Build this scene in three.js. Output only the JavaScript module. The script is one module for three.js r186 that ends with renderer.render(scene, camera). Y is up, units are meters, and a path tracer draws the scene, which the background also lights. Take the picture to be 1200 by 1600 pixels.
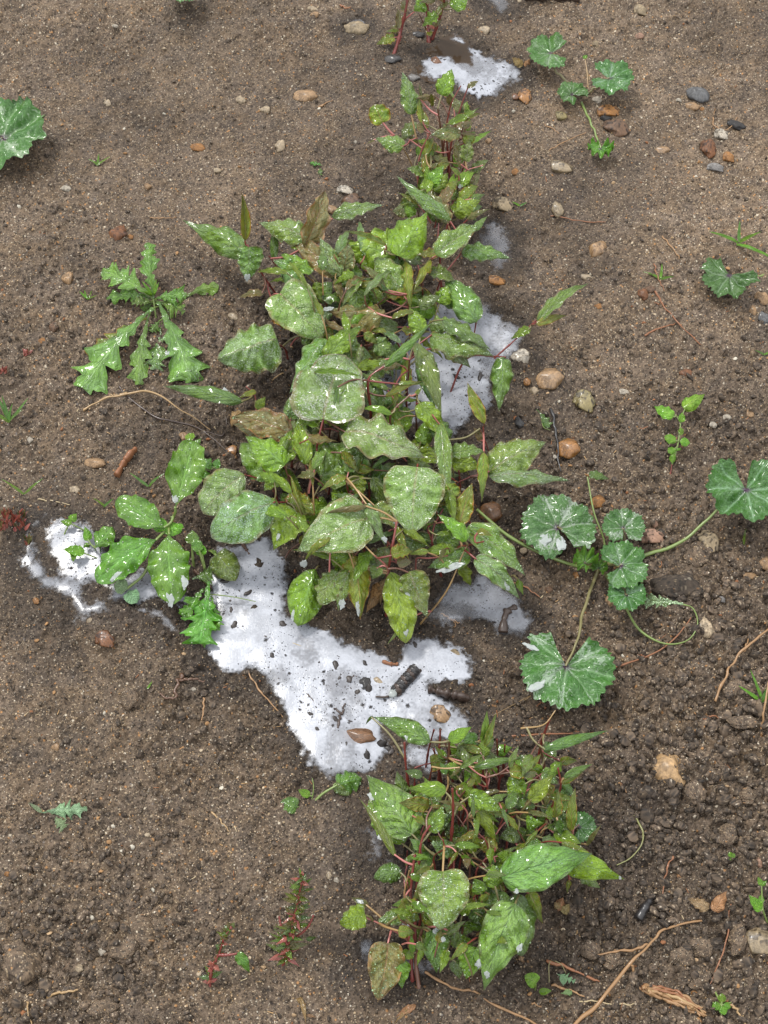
import * as THREE from 'three';
import { mergeGeometries } from 'three/addons/utils/BufferGeometryUtils.js';

// ---------------------------------------------------------------- camera, sky, sun, exposure
const scene = new THREE.Scene();
const PITCH = 60 * Math.PI / 180, DIST = 1.465, FOV = 40;
const camera = new THREE.PerspectiveCamera(FOV, 0.75, 0.05, 400);
const CAM = new THREE.Vector3(0, DIST * Math.sin(PITCH), DIST * Math.cos(PITCH));
camera.position.copy(CAM); camera.lookAt(0, 0, 0); camera.updateMatrixWorld(true);
const renderer = new THREE.WebGLRenderer({ antialias: true });
renderer.toneMapping = THREE.LinearToneMapping;
renderer.toneMappingExposure = 1.85;
renderer.shadowMap.enabled = true;
{ // soft overcast sky, a little brighter overhead than at the horizon
  const w = 256, h = 128, d = new Float32Array(w * h * 4);
  for (let j = 0; j < h; j++) for (let i = 0; i < w; i++) {
    const el = ((j + .5) / h - .5) * Math.PI, s = Math.max(0, Math.sin(el));
    const az = (i + .5) / w * Math.PI * 2;
    const cl = 1 + .05 * Math.sin(az * 2 + 1.1 + 3 * s) * (1 - s) + .04 * Math.sin(az * 5 + 8 * s) * (1 - s);
    const L = (el < 0 ? .3 : .36 * (1 + 2 * s)) * cl, k = (j * w + i) * 4;
    d[k] = L * .985; d[k + 1] = L; d[k + 2] = L * 1.03; d[k + 3] = 1;
  }
  const t = new THREE.DataTexture(d, w, h, THREE.RGBAFormat, THREE.FloatType);
  t.mapping = THREE.EquirectangularReflectionMapping; t.magFilter = THREE.LinearFilter; t.minFilter = THREE.LinearFilter; t.needsUpdate = true;
  scene.background = t; scene.environment = t;
}
const sun = new THREE.DirectionalLight(new THREE.Color(1, .97, .92), 1.5);
sun.position.set(-1.9, 4.2, -2.1); sun.castShadow = true; sun.shadow.radius = 20;
Object.assign(sun.shadow.camera, { left: -1.5, right: 1.5, top: 1.5, bottom: -1.5, near: .1, far: 12 });
sun.shadow.mapSize.set(2048, 2048);
scene.add(sun);

// ---------------------------------------------------------------- helpers
const V = (x, y, z) => new THREE.Vector3(x, y, z);
function rng(seed) { let a = seed >>> 0; return () => { a = (a + 0x6d2b79f5) | 0; let t = Math.imul(a ^ (a >>> 15), 1 | a); t = (t + Math.imul(t ^ (t >>> 7), 61 | t)) ^ t; return ((t ^ (t >>> 14)) >>> 0) / 4294967296; }; }
const R0 = rng(7), rr = (a, b, r = R0) => a + (b - a) * r(), pick = (l, r = R0) => l[Math.floor(r() * l.length)];
const clamp = (x, a = 0, b = 1) => Math.min(b, Math.max(a, x));
const sstep = (a, b, x) => { const t = clamp((x - a) / (b - a)); return t * t * (3 - 2 * t); };
const mix = (a, b, t) => a + (b - a) * t;
const hash2 = (x, y) => { let h = Math.imul(x, 374761393) ^ Math.imul(y, 668265263); h = Math.imul(h ^ (h >>> 13), 1274126177); return ((h ^ (h >>> 16)) >>> 0) / 4294967296; };
function noise(x, y, per = 0) {                                   // gradient-like value noise, -1..1
  let xi = Math.floor(x), yi = Math.floor(y); const fx = x - xi, fy = y - yi;
  const u = fx * fx * fx * (fx * (fx * 6 - 15) + 10), v = fy * fy * fy * (fy * (fy * 6 - 15) + 10);
  let x1 = xi + 1, y1 = yi + 1;
  if (per) { xi = ((xi % per) + per) % per; x1 = ((x1 % per) + per) % per; yi = ((yi % per) + per) % per; y1 = ((y1 % per) + per) % per; }
  const a = hash2(xi, yi), b = hash2(x1, yi), c = hash2(xi, y1), d = hash2(x1, y1);
  return (a + (b - a) * u + (c - a) * v + (a - b - c + d) * u * v) * 2 - 1;
}
function cells(x, y) {                                            // distance to nearest feature point and its random value
  const xi = Math.floor(x), yi = Math.floor(y); let best = 9, id = 0;
  for (let j = -1; j <= 1; j++) for (let i = -1; i <= 1; i++) {
    const a = hash2(xi + i + 911, yi + j + 77), b = hash2(xi + i + 13, yi + j + 517);
    const dx = xi + i + .15 + .7 * a - x, dy = yi + j + .15 + .7 * b - y, d = dx * dx + dy * dy;
    if (d < best) { best = d; id = hash2(xi + i + 5, yi + j + 9); }
  }
  return [Math.sqrt(best), id];
}
const TV = Math.tan(FOV * Math.PI / 360), TH = TV * .75;
const FW = V(0, -Math.sin(PITCH), -Math.cos(PITCH)), UP = V(0, Math.cos(PITCH), -Math.sin(PITCH));
function at(px, py, h = 0) {                                      // the point at height h that stands at this place of the photograph
  const x = (px / 600 - 1) * TH, y = (1 - py / 800) * TV;
  const d = V(FW.x + x, FW.y + UP.y * y, FW.z + UP.z * y), k = (h - CAM.y) / d.y;
  return V(CAM.x + d.x * k, h, CAM.z + d.z * k);
}
function toPx(x, y, z) {
  const dx = x, dy = y - CAM.y, dz = z - CAM.z, f = dy * FW.y + dz * FW.z, u = dy * UP.y + dz * UP.z;
  return [(dx / f / TH + 1) * 600, (1 - u / f / TV) * 800];
}
const mpp = (p) => ((p.y - CAM.y) * FW.y + (p.z - CAM.z) * FW.z) * 2 * TH / 1200;   // metres per photo pixel at a point
const used = {};
function numbered(n) { used[n] = (used[n] ?? -1) + 1; return used[n] ? n + '_' + String(used[n]).padStart(3, '0') : n; }
function tag(o, label, category, group, kind) { o.userData.label = label; if (category) o.userData.category = category; if (group) o.userData.group = group; if (kind) o.userData.kind = kind; return o; }
function sh(o) { o.castShadow = true; o.receiveShadow = true; return o; }
function mesh(name, geo, mat, parent = scene) { const m = sh(new THREE.Mesh(geo, mat)); m.name = parent === scene ? numbered(name) : name; parent.add(m); return m; }
function group(name, pos, label, category, grp) { const g = new THREE.Group(); g.name = numbered(name); g.position.copy(pos); scene.add(g); return tag(g, label, category, grp); }
const lin = (r, g, b) => new THREE.Color().setRGB(r, g, b);
function tex(w, h, srgb, f, ch = 4) {                             // f(i, j) -> [r, g, b, a] 0..1
  const d = new Uint8Array(w * h * 4);
  for (let j = 0; j < h; j++) for (let i = 0; i < w; i++) { const c = f(i, j), k = (j * w + i) * 4; d[k] = clamp(c[0]) * 255; d[k + 1] = clamp(c[1]) * 255; d[k + 2] = clamp(c[2]) * 255; d[k + 3] = c.length > 3 ? clamp(c[3]) * 255 : 255; }
  return dtex(d, w, h, srgb);
}
function dtex(d, w, h, srgb) {
  const t = new THREE.DataTexture(d, w, h, THREE.RGBAFormat); t.magFilter = THREE.LinearFilter; t.minFilter = THREE.LinearMipmapLinearFilter; t.generateMipmaps = true;
  t.wrapS = t.wrapT = THREE.RepeatWrapping; if (srgb) t.colorSpace = THREE.SRGBColorSpace; t.needsUpdate = true; return t;
}
const toS = (c) => c <= .0031308 ? c * 12.92 : 1.055 * Math.pow(c, 1 / 2.4) - .055;

// ---------------------------------------------------------------- where foam and water lie (outlines on the ground)
const FOAM = [
  { n: 'main', a: 1, pts: [[340, 850], [420, 830], [448, 870], [450, 960], [500, 982], [560, 1010], [612, 1030], [640, 985], [705, 1002], [742, 1030], [735, 1060], [672, 1075], [745, 1125], [725, 1160], [660, 1162], [603, 1140], [612, 1178], [575, 1212], [522, 1224], [478, 1198], [450, 1132], [428, 1080], [398, 1048], [345, 1052], [318, 1015], [335, 960], [326, 905]] },
  { n: 'right', a: .52, pts: [[664, 955], [690, 905], [760, 890], [815, 930], [838, 962], [826, 995], [785, 990], [748, 966], [705, 985], [676, 978]] },
  { n: 'upper', a: .78, pts: [[580, 560], [640, 500], [690, 466], [750, 462], [790, 504], [824, 516], [816, 548], [780, 580], [766, 640], [740, 652], [707, 686], [680, 660], [640, 665], [596, 640]] },
  { n: 'top', a: .95, pts: [[652, 98], [682, 92], [700, 92], [712, 104], [734, 106], [738, 92], [722, 78], [700, 66], [712, 60], [735, 76], [760, 92], [816, 108], [812, 130], [772, 150], [748, 160], [722, 146], [690, 128], [678, 130], [660, 126]] },
  { n: 'patch', a: .68, pts: [[66, 822], [98, 804], [138, 814], [172, 848], [178, 904], [132, 914], [92, 898], [74, 862]] },
  { n: 'rim', a: .55, pts: [[40, 808], [66, 806], [56, 856], [80, 890], [122, 902], [140, 938], [168, 932], [170, 956], [118, 968], [100, 934], [56, 918], [26, 870]] },
  { n: 'under', a: .9, pts: [[158, 908], [188, 902], [222, 885], [262, 898], [296, 930], [296, 950], [262, 942], [232, 938], [205, 946], [172, 938]] },
  { n: 'thread', a: .8, pts: [[208, 950], [240, 948], [262, 962], [278, 984], [270, 986], [250, 968], [220, 958]] },
  { n: 'speck', a: .6, pts: [[538, 48], [556, 38], [574, 46], [570, 58], [552, 62]] },
  { n: 'corner', a: .5, pts: [[752, -10], [800, -10], [798, 14], [780, 24], [760, 12]] },
  { n: 'wet', a: .24, pts: [[748, 345], [775, 340], [802, 370], [806, 420], [770, 428], [748, 390]] },
  { n: 'low', a: .8, pts: [[622, 1180], [650, 1166], [690, 1172], [704, 1200], [672, 1212], [634, 1206]] },
  { n: 'edge', a: .4, pts: [[566, 1290], [590, 1300], [606, 1340], [640, 1352], [600, 1362], [572, 1340]] },
  { n: 'base', a: .45, pts: [[552, 1478], [580, 1470], [640, 1500], [690, 1505], [680, 1530], [620, 1540], [570, 1510]] },
  { n: 'pool', water: 1, a: 1, label: 'brown puddle of muddy water edged with foam at the top', pts: [[668, 86], [690, 66], [716, 60], [744, 88], [740, 112], [712, 114], [686, 100]] },
  { n: 'gap', water: 1, a: 1, label: 'small brown water gap in the foam behind the upper clump', pts: [[650, 110], [672, 110], [692, 124], [676, 134], [654, 124]] },
];
for (const f of FOAM) {
  f.w = f.pts.map(([x, y]) => { const p = at(x, y, 0); return [p.x, p.z]; });
  const xs = f.w.map((p) => p[0]), zs = f.w.map((p) => p[1]);
  f.bb = [Math.min(...xs) - .02, Math.max(...xs) + .02, Math.min(...zs) - .02, Math.max(...zs) + .02];
}
function sdf(pts, x, y) {                                         // negative inside
  let d = 1e9, s = 1;
  for (let i = 0, j = pts.length - 1; i < pts.length; j = i++) {
    const ex = pts[j][0] - pts[i][0], ey = pts[j][1] - pts[i][1], wx = x - pts[i][0], wy = y - pts[i][1];
    const t = clamp((wx * ex + wy * ey) / (ex * ex + ey * ey)), bx = wx - ex * t, by = wy - ey * t;
    d = Math.min(d, bx * bx + by * by);
    const c1 = y >= pts[i][1], c2 = y < pts[j][1], c3 = ex * wy > ey * wx;
    if ((c1 && c2 && c3) || (!c1 && !c2 && !c3)) s = -s;
  }
  return s * Math.sqrt(d);
}
function foamAt(x, z) {
  let m = .05;
  for (const f of FOAM) if (x > f.bb[0] && x < f.bb[1] && z > f.bb[2] && z < f.bb[3]) m = Math.min(m, sdf(f.w, x, z));
  return m;
}

// ---------------------------------------------------------------- the soil
const blob = (px, py, x, y, rx, ry = rx) => Math.exp(-((px - x) ** 2) / (rx * rx) - ((py - y) ** 2) / (ry * ry));
function crumbly(px, py) {                                        // how lumpy the ground is here, 0..1
  return clamp(.13 + 1.  * blob(px, py, 1120, 1250, 330, 480) + .7 * blob(px, py, 90, 1480, 270, 230) + .5 * blob(px, py, 330, 1130, 150, 130)
    + .45 * blob(px, py, 90, 540, 170, 190) + .45 * blob(px, py, 380, 640, 150, 190) + .3 * blob(px, py, 830, 720, 120, 160) + .3 * blob(px, py, 1120, 600, 170, 200));
}
function baseH(x, z) {
  return .008 * noise(x * 3.1 + 4, z * 3.1) + .0045 * noise(x * 8 + 40, z * 8 + 3) + .0026 * noise(x * 19, z * 19 + 9);
}
function soilH(x, z, foam) {
  const [px, py] = toPx(x, 0, z), c = crumbly(px, py);
  const f = foam ?? foamAt(x, z), calm = 1 - .82 * sstep(.006, -.006, f);
  let h = 0;
  const pt = .4 + .75 * sstep(-.5, .5, noise(x * 7 + 20, z * 7) + .4 * noise(x * 21, z * 21 + 6));
  h += (.0028 * noise(x * 46, z * 46) + .0023 * noise(x * 105, z * 105) * (.7 + .6 * c) + .0016 * noise(x * 230 + 3, z * 230)) * pt;
  const [d1, i1] = cells(x * 62 + noise(x * 90, z * 90) * .25, z * 62 + noise(x * 90 + 50, z * 90) * .25);
  if (i1 > .45) h += .011 * (i1 - .3) * c * Math.sqrt(Math.max(0, 1 - d1 * d1 * 4));
  const [d2, i2] = cells(x * 135 + 7, z * 135 + 3);
  if (i2 > .3) h += .0058 * (i2 - .1) * (.25 + c) * Math.sqrt(Math.max(0, 1 - d2 * d2 * 4.4)) * .8;
  const [d3, i3] = cells(x * 290 + 1, z * 290 + 8);
  h += .0024 * i3 * (.45 + c) * Math.sqrt(Math.max(0, 1 - d3 * d3 * 4));
  return baseH(x, z) + h * calm - (1 - calm) * .0012;
}
function on(px, py, lift = 0) { let p = at(px, py, 0); for (let k = 0; k < 4; k++) p = at(px, py, soilH(p.x, p.z)); p.y += lift; return p; }
function up(px, py, hcm) { return at(px, py, hcm / 100); }

const TILE = .8, soilMaps = (() => {
  const N = 2048, d = new Float32Array(N * N * 3), b = new Float32Array(N * N), r = rng(31);
  for (let j = 0; j < N; j++) for (let i = 0; i < N; i++) {
    const n1 = noise(i / 64, j / 64, 32), n2 = noise(i / 16 + 9, j / 16, 128), n3 = noise(i / 5, j / 5, 0), n4 = hash2(i, j) - .5, n5 = noise(i / 2.3 + 5, j / 2.3);
    const l = .06 * (1 + .16 * n1 + .2 * n2 + .3 * n3 + .32 * n5 + .3 * n4), k = j * N + i, warm = noise(i / 40 + 3, j / 40 + 7, 0) * .05;
    d[k * 3] = l * (1.26 + warm); d[k * 3 + 1] = l * .9; d[k * 3 + 2] = l * (.6 - warm); b[k] = .45 + .1 * n2 + .18 * n3 + .16 * n5;
  }
  const dot = (cx, cy, rad, col, hgt, soft = 1) => {
    for (let y = -Math.ceil(rad); y <= rad; y++) for (let x = -Math.ceil(rad); x <= rad; x++) {
      const q = Math.hypot(x, y) / rad; if (q > 1) continue;
      const k = (((cy + y) & (N - 1)) * N + ((cx + x) & (N - 1))), a = soft * (1 - q * q * .55);
      for (let c = 0; c < 3; c++) d[k * 3 + c] = mix(d[k * 3 + c], col[c], a); b[k] = mix(b[k], hgt, a);
    }
  };
  for (let n = 0; n < 46000; n++) { const s = .35 + .5 * r(); dot(r() * N | 0, r() * N | 0, 1.2 + 2.8 * r() * r(), [.03 * s, .023 * s, .018 * s], .05, .85); }
  for (let n = 0; n < 62000; n++) { const s = .55 + .7 * r(), w = r(); dot(r() * N | 0, r() * N | 0, 1 + 1.5 * r() * r(), [.3 * s, (.22 + .04 * w) * s, (.125 + .08 * w) * s], .78, .85); }
  for (let n = 0; n < 4200; n++) { const w = r(); dot(r() * N | 0, r() * N | 0, 1.6 + 2 * r(), w < .5 ? [.27, .14, .055] : w < .8 ? [.38, .33, .25] : [.11, .095, .085], .9, .9); }
  const c8 = new Uint8Array(N * N * 4), b8 = new Uint8Array(N * N * 4);
  for (let k = 0; k < N * N; k++) { for (let c = 0; c < 3; c++) c8[k * 4 + c] = toS(clamp(d[k * 3 + c])) * 255; c8[k * 4 + 3] = 255; b8[k * 4] = b8[k * 4 + 1] = b8[k * 4 + 2] = clamp(b[k]) * 255; b8[k * 4 + 3] = 255; }
  return [dtex(c8, N, N, true), dtex(b8, N, N, false)];
})();
function damp(px, py, x, z) {                                     // how wet the soil is: it drank where it was sprayed
  return clamp(.85 * blob(px, py, 600, 620, 310, 420) + .75 * blob(px, py, 700, 1330, 260, 300) + .5 * blob(px, py, 200, 930, 200, 100) + .55 * blob(px, py, 690, 100, 150, 110) + .35 * blob(px, py, 950, 1500, 250, 200) + .3 * noise(x * 9, z * 9) + .2 * noise(x * 30, z * 30));
}
{
  const line = (a, b, s, far) => { const o = []; for (let v = a; v <= b + 1e-6; v += s) o.push(v); let st = s; while (o[o.length - 1] < far) { st *= 1.3; o.push(o[o.length - 1] + st); } st = s; while (o[0] > -far) { st *= 1.3; o.unshift(o[0] - st); } return o; };
  const xs = line(-.56, .56, .0018, 150), zs = line(-.86, .56, .0018, 150), nx = xs.length, nz = zs.length;
  const pos = new Float32Array(nx * nz * 3), col = new Float32Array(nx * nz * 3), uv = new Float32Array(nx * nz * 2);
  for (let j = 0; j < nz; j++) for (let i = 0; i < nx; i++) {
    const x = xs[i], z = zs[j], k = j * nx + i, near = Math.abs(x) < .8 && Math.abs(z) < 1.1;
    const [px, py] = near ? toPx(x, 0, z) : [-900, -900];
    const f = near ? foamAt(x, z) : .05;
    pos[k * 3] = x; pos[k * 3 + 1] = near ? soilH(x, z, f) : baseH(x, z) * Math.max(1, Math.min(10, Math.hypot(x, z))); pos[k * 3 + 2] = z;
    const w = near ? Math.max(damp(px, py, x, z), 1. * sstep(.05, -.004, f + .012 * noise(x * 40, z * 40))) : .1;
    const t = (1 + .1 * noise(x * 5 + 2, z * 5) + .1 * noise(x * 16, z * 16 + 4)) * mix(1.34, .5, w) * (near ? 1 + .2 * blob(px, py, 1150, 250, 420, 420) + .08 * blob(px, py, 0, 0, 400, 400) : 1.1);
    col[k * 3] = t * mix(1, .96, w); col[k * 3 + 1] = t * mix(1, .98, w); col[k * 3 + 2] = t * mix(1, 1.04, w);
    uv[k * 2] = x / TILE; uv[k * 2 + 1] = z / TILE;
  }
  const idx = new Uint32Array((nx - 1) * (nz - 1) * 6); let q = 0;
  for (let j = 0; j < nz - 1; j++) for (let i = 0; i < nx - 1; i++) { const a = j * nx + i, b = a + 1, c = a + nx, e = c + 1; idx[q++] = a; idx[q++] = c; idx[q++] = b; idx[q++] = b; idx[q++] = c; idx[q++] = e; }
  const g = new THREE.BufferGeometry(); g.setAttribute('position', new THREE.BufferAttribute(pos, 3)); g.setAttribute('color', new THREE.BufferAttribute(col, 3)); g.setAttribute('uv', new THREE.BufferAttribute(uv, 2)); g.setIndex(new THREE.BufferAttribute(idx, 1)); g.computeVertexNormals();
  const m = new THREE.MeshPhysicalMaterial({ map: soilMaps[0], bumpMap: soilMaps[1], bumpScale: .0017, vertexColors: true, roughness: .7, specularIntensity: .55 });
  tag(mesh('soil', g, m), 'bare damp brown garden soil with crumbs and sand grains', 'soil', null, 'structure');
}
// an irregular lump, reused for crumbs, grains, stones and clods
function lump(seed, detail, rough = .25, flat = 1, facets = 0) {
  const g = new THREE.IcosahedronGeometry(1, detail), p = g.attributes.position, r = rng(seed), ox = r() * 50, planes = [];
  for (let k = 0; k < facets; k++) planes.push([V(r() - .5, r() - .5, r() - .5).normalize(), .62 + .25 * r()]);
  for (let i = 0; i < p.count; i++) {
    const v = V().fromBufferAttribute(p, i).normalize();
    let s = 1 + rough * (noise(v.x * 1.3 + ox, v.y * 1.3 + v.z * 1.7) + .5 * noise(v.x * 3.1 + ox, v.z * 3.1 - v.y * 2.2 + 9) + .3 * noise(v.y * 7 + ox, v.z * 7 + v.x * 5));
    v.multiplyScalar(s);
    for (const [n, d] of planes) { const e = v.dot(n) - d; if (e > 0) v.addScaledVector(n, -e * .85); }
    p.setXYZ(i, v.x, v.y * flat, v.z);
  }
  g.deleteAttribute('normal'); g.deleteAttribute('uv');
  const key = new Map(), ids = [], out = [];
  for (let i = 0; i < p.count; i++) { const s = [p.getX(i), p.getY(i), p.getZ(i)].map((a) => Math.round(a * 1e4)).join(); if (!key.has(s)) { key.set(s, out.length / 3); out.push(p.getX(i), p.getY(i), p.getZ(i)); } ids.push(key.get(s)); }
  const o = new THREE.BufferGeometry(); o.setAttribute('position', new THREE.Float32BufferAttribute(out, 3));
  const u = []; for (let i = 0; i < out.length; i += 3) u.push(.5 + out[i] * .4, .5 + out[i + 2] * .4 + out[i + 1] * .23);
  o.setAttribute('uv', new THREE.Float32BufferAttribute(u, 2)); o.setIndex(ids); o.computeVertexNormals(); return o;
}
function scatter(name, label, cat, n, geo, mat, place, parent) {  // uncountable small stuff
  const im = sh(new THREE.InstancedMesh(geo, mat, n)), o = new THREE.Object3D(), c = new THREE.Color(); let k = 0;
  for (let i = 0; i < n; i++) { const s = place(o, c); if (!s) continue; o.updateMatrix(); im.setMatrixAt(k, o.matrix); im.setColorAt(k, c); k++; }
  im.count = k;
  im.name = parent ? name : numbered(name); (parent || scene).add(im); return parent ? tag(im, label, null, null, 'stuff') : tag(im, label, cat, null, 'stuff');
}
const matte = new THREE.MeshStandardMaterial({ color: 0xffffff, roughness: .8 });
const crumbMat = new THREE.MeshStandardMaterial({ color: 0xffffff, map: soilMaps[0], roughness: .8 });
const wetMatte = new THREE.MeshStandardMaterial({ color: 0xffffff, roughness: .45 });
{
  const r = rng(101), place = (lo, hi, pw, pal, want) => (o, c) => {
    const py = -60 + 1720 * r(), px = -60 + 1320 * r(), cr = crumbly(px, py);
    if (want && r() > cr * want) return false;
    const p = at(px, py, 0), f = foamAt(p.x, p.z); if (f < .001) return false;
    const s = (lo + (hi - lo) * Math.pow(r(), pw)) * (want ? .42 + .85 * cr : 1);
    o.position.set(p.x, soilH(p.x, p.z, f) + s * .25, p.z); o.rotation.set(r() * 6, r() * 6, r() * 6); o.scale.set(s * (.7 + .6 * r()), s * (.6 + .5 * r()), s * (.7 + .6 * r()));
    const w = damp(px, py, p.x, p.z), q = pick(pal, r), l = (.65 + .7 * r()) * mix(1.15, .7, w); c.setRGB(q[0] * l, q[1] * l, q[2] * l); return true;
  };
  const cg = lump(3, 2, .5, .8, 6), cu = cg.attributes.uv; for (let i = 0; i < cu.count; i++) cu.setXY(i, cu.getX(i) * .012, cu.getY(i) * .012);
  scatter('soil_crumbs', 'loose brown crumbs of soil all over the ground', 'crumbs', 32000, cg, crumbMat, place(.0007, .0046, 2.4, [[1.15, 1.13, 1.1], [.95, .95, .95], [1.3, 1.28, 1.26], [.75, .74, .74]], 1.1));
  scatter('sand_grains', 'pale sand grains speckled over the dark soil', 'grains', 15000, lump(4, 0, .2), matte, place(.0004, .0011, 2, [[.31, .22, .13], [.35, .27, .18], [.23, .15, .07], [.38, .33, .26]], 0));
}

// ---------------------------------------------------------------- foam and water lying on the soil
function foamTexture(f, seed, N) {
  const [x0, x1, z0, z1] = f.bb, r = rng(seed), al = new Float32Array(N * N), wh = new Float32Array(N * N), W = x1 - x0, H = z1 - z0;
  for (let j = 0; j < N; j++) for (let i = 0; i < N; i++) {
    const x = x0 + (i + .5) / N * W, z = z0 + (j + .5) / N * H;
    const s = sdf(f.w, x, z) + .0045 * noise(x * 70, z * 70 + seed) + .003 * noise(x * 170 + 5, z * 170) + .0014 * noise(x * 420, z * 420 + 3);
    const ragged = noise(x * 520 + 9, z * 520) * .5 + noise(x * 210, z * 210 + 31) * .5;
    const inner = sstep(.004, -.013 - .012 * (1 - f.a), s); let a = sstep(.08, .85, inner * 1.05 + .36 * ragged * (1 - inner) * sstep(.006, -.002, s)) * mix(f.a, 1, f.a * inner * .6);
    const thin = noise(x * 26 + 3, z * 26 + seed) + .35 * noise(x * 80, z * 80 + seed);                // thinner, greyer patches where soil shows through
    a *= 1 - (.6 - .2 * f.a) * sstep(.05, .8, thin + .4 * ragged);
    al[j * N + i] = a; wh[j * N + i] = .84 + .1 * noise(x * 40, z * 40 + 2) + .12 * noise(x * 130, z * 130 + 8) + .08 * noise(x * 600, z * 600);
  }
  const per = N / W, hole = (n, lo, hi, pw) => {
    for (let k = 0; k < n; k++) {
      const cx = r() * N, cy = r() * N; if (noise(cx / N * W * 32 + seed, cy / N * H * 32) < -.25 + .5 * r()) continue;
      const rad = (lo + (hi - lo) * Math.pow(r(), pw)) * per, e = .5 + .5 * r(), th = r() * 3.14, c = Math.cos(th), s = Math.sin(th), m = Math.ceil(rad * 1.6);
      for (let y = -m; y <= m; y++) for (let x = -m; x <= m; x++) {
        const u = (x * c + y * s) / rad, v = (-x * s + y * c) / (rad * e), q = Math.hypot(u, v) * (1 + .3 * noise(x * .4 + cx, y * .4 + cy)), ii = cx + x | 0, jj = cy + y | 0;
        if (q > 1.3 || ii < 0 || jj < 0 || ii >= N || jj >= N) continue;
        const t = q < 1 ? 1 - sstep(.3, 1, q) : 0; al[jj * N + ii] *= 1 - .9 * t;
        if (q > .95) wh[jj * N + ii] = Math.min(1, wh[jj * N + ii] + .1);
      }
    }
  };
  const area = W * H; hole(area * 60000, .0004, .0011, 1.7); hole(area * 7000, .0009, .0034, 2.4);
  const d = new Uint8Array(N * N * 4);
  for (let k = 0; k < N * N; k++) { const w = wh[k] * mix(.86, 1, al[k]); d[k * 4] = toS(clamp(w * .385)) * 255; d[k * 4 + 1] = toS(clamp(w * .4)) * 255; d[k * 4 + 2] = toS(clamp(w * .44)) * 255; d[k * 4 + 3] = clamp(al[k]) * 255; }
  const t = dtex(d, N, N, true); t.wrapS = t.wrapT = THREE.ClampToEdgeWrapping; return t;
}
const bubbleBump = tex(512, 512, false, (i, j) => { const [d] = cells(i / 9, j / 9), [e] = cells(i / 22 + 40, j / 22); const v = .35 + .4 * Math.sqrt(Math.max(0, 1 - d * d * 1.6)) + .25 * Math.sqrt(Math.max(0, 1 - e * e * 1.6)); return [v, v, v]; });
function sheet(f, name, mat, lift, step, within) {
  const [x0, x1, z0, z1] = f.bb, nx = Math.ceil((x1 - x0) / step) + 1, nz = Math.ceil((z1 - z0) / step) + 1, P = [], U = [], I = [], keep = [];
  for (let j = 0; j < nz; j++) for (let i = 0; i < nx; i++) {
    const x = x0 + (x1 - x0) * i / (nx - 1), z = z0 + (z1 - z0) * j / (nz - 1), s = sdf(f.w, x, z);
    P.push(x, baseH(x, z) + lift(x, z, s), z); U.push((x - x0) / (x1 - x0), (z - z0) / (z1 - z0)); keep.push(s < within);
  }
  for (let j = 0; j < nz - 1; j++) for (let i = 0; i < nx - 1; i++) { const a = j * nx + i, b = a + 1, c = a + nx, d = c + 1; if (keep[a] || keep[b] || keep[c] || keep[d]) I.push(a, c, b, b, c, d); }
  const g = new THREE.BufferGeometry(); g.setAttribute('position', new THREE.Float32BufferAttribute(P, 3)); g.setAttribute('uv', new THREE.Float32BufferAttribute(U, 2)); g.setIndex(I); g.computeVertexNormals();
  return mesh(name, g, mat);
}
const foamLabel = {
  main: 'large sheet of white foam between the big and the front weed clump', right: 'thin grey foam on soil below the right end of the big clump', upper: 'white foam patch beside the right side of the big weed clump',
  top: 'white foam around a small brown puddle at the top', patch: 'white speckled foam patch beside the broad leaved plant at left', rim: 'winding thin line of dried foam near the left edge',
  under: 'foam under the lower left leaves of the broad leaved plant', thread: 'fine curved thread of foam below the broad leaved plant', speck: 'small smear of foam by a pale stone near the top',
  corner: 'thin grey foam smear at the top edge of the picture', wet: 'faint wet foam film right of the upper end of the big clump', low: 'foam behind the stems of the front weed clump',
  edge: 'faint foam film at the left foot of the front clump', base: 'faint foam film under the lowest leaves of the front clump',
};
FOAM.forEach((f, i) => {
  if (f.water) return;
  const N = f.n === 'main' ? 1024 : f.n === 'upper' ? 768 : 384, map = foamTexture(f, 11 + i * 3, N), bump = bubbleBump.clone();
  bump.repeat.set((f.bb[1] - f.bb[0]) / .08, (f.bb[3] - f.bb[2]) / .08); bump.needsUpdate = true;
  const m = new THREE.MeshPhysicalMaterial({ map, transparent: true, roughness: .26, bumpMap: bump, bumpScale: .00035, clearcoat: .4, clearcoatRoughness: .1 });
  tag(sheet(f, 'foam', m, (x, z, s) => .0012 + .0009 * noise(x * 60 + 2, z * 60) + .0012 * sstep(0, -.012, s), .003, .006), foamLabel[f.n], 'foam');
});
{ // brown water in the puddle at the top
  const water = new THREE.MeshPhysicalMaterial({ color: lin(.05, .034, .022), roughness: .05, specularIntensity: .3 });
  for (const f of FOAM) if (f.water) tag(sheet(f, 'puddle', water, () => .0006, .003, .002), f.label, 'puddle', null, 'structure');
}
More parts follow.
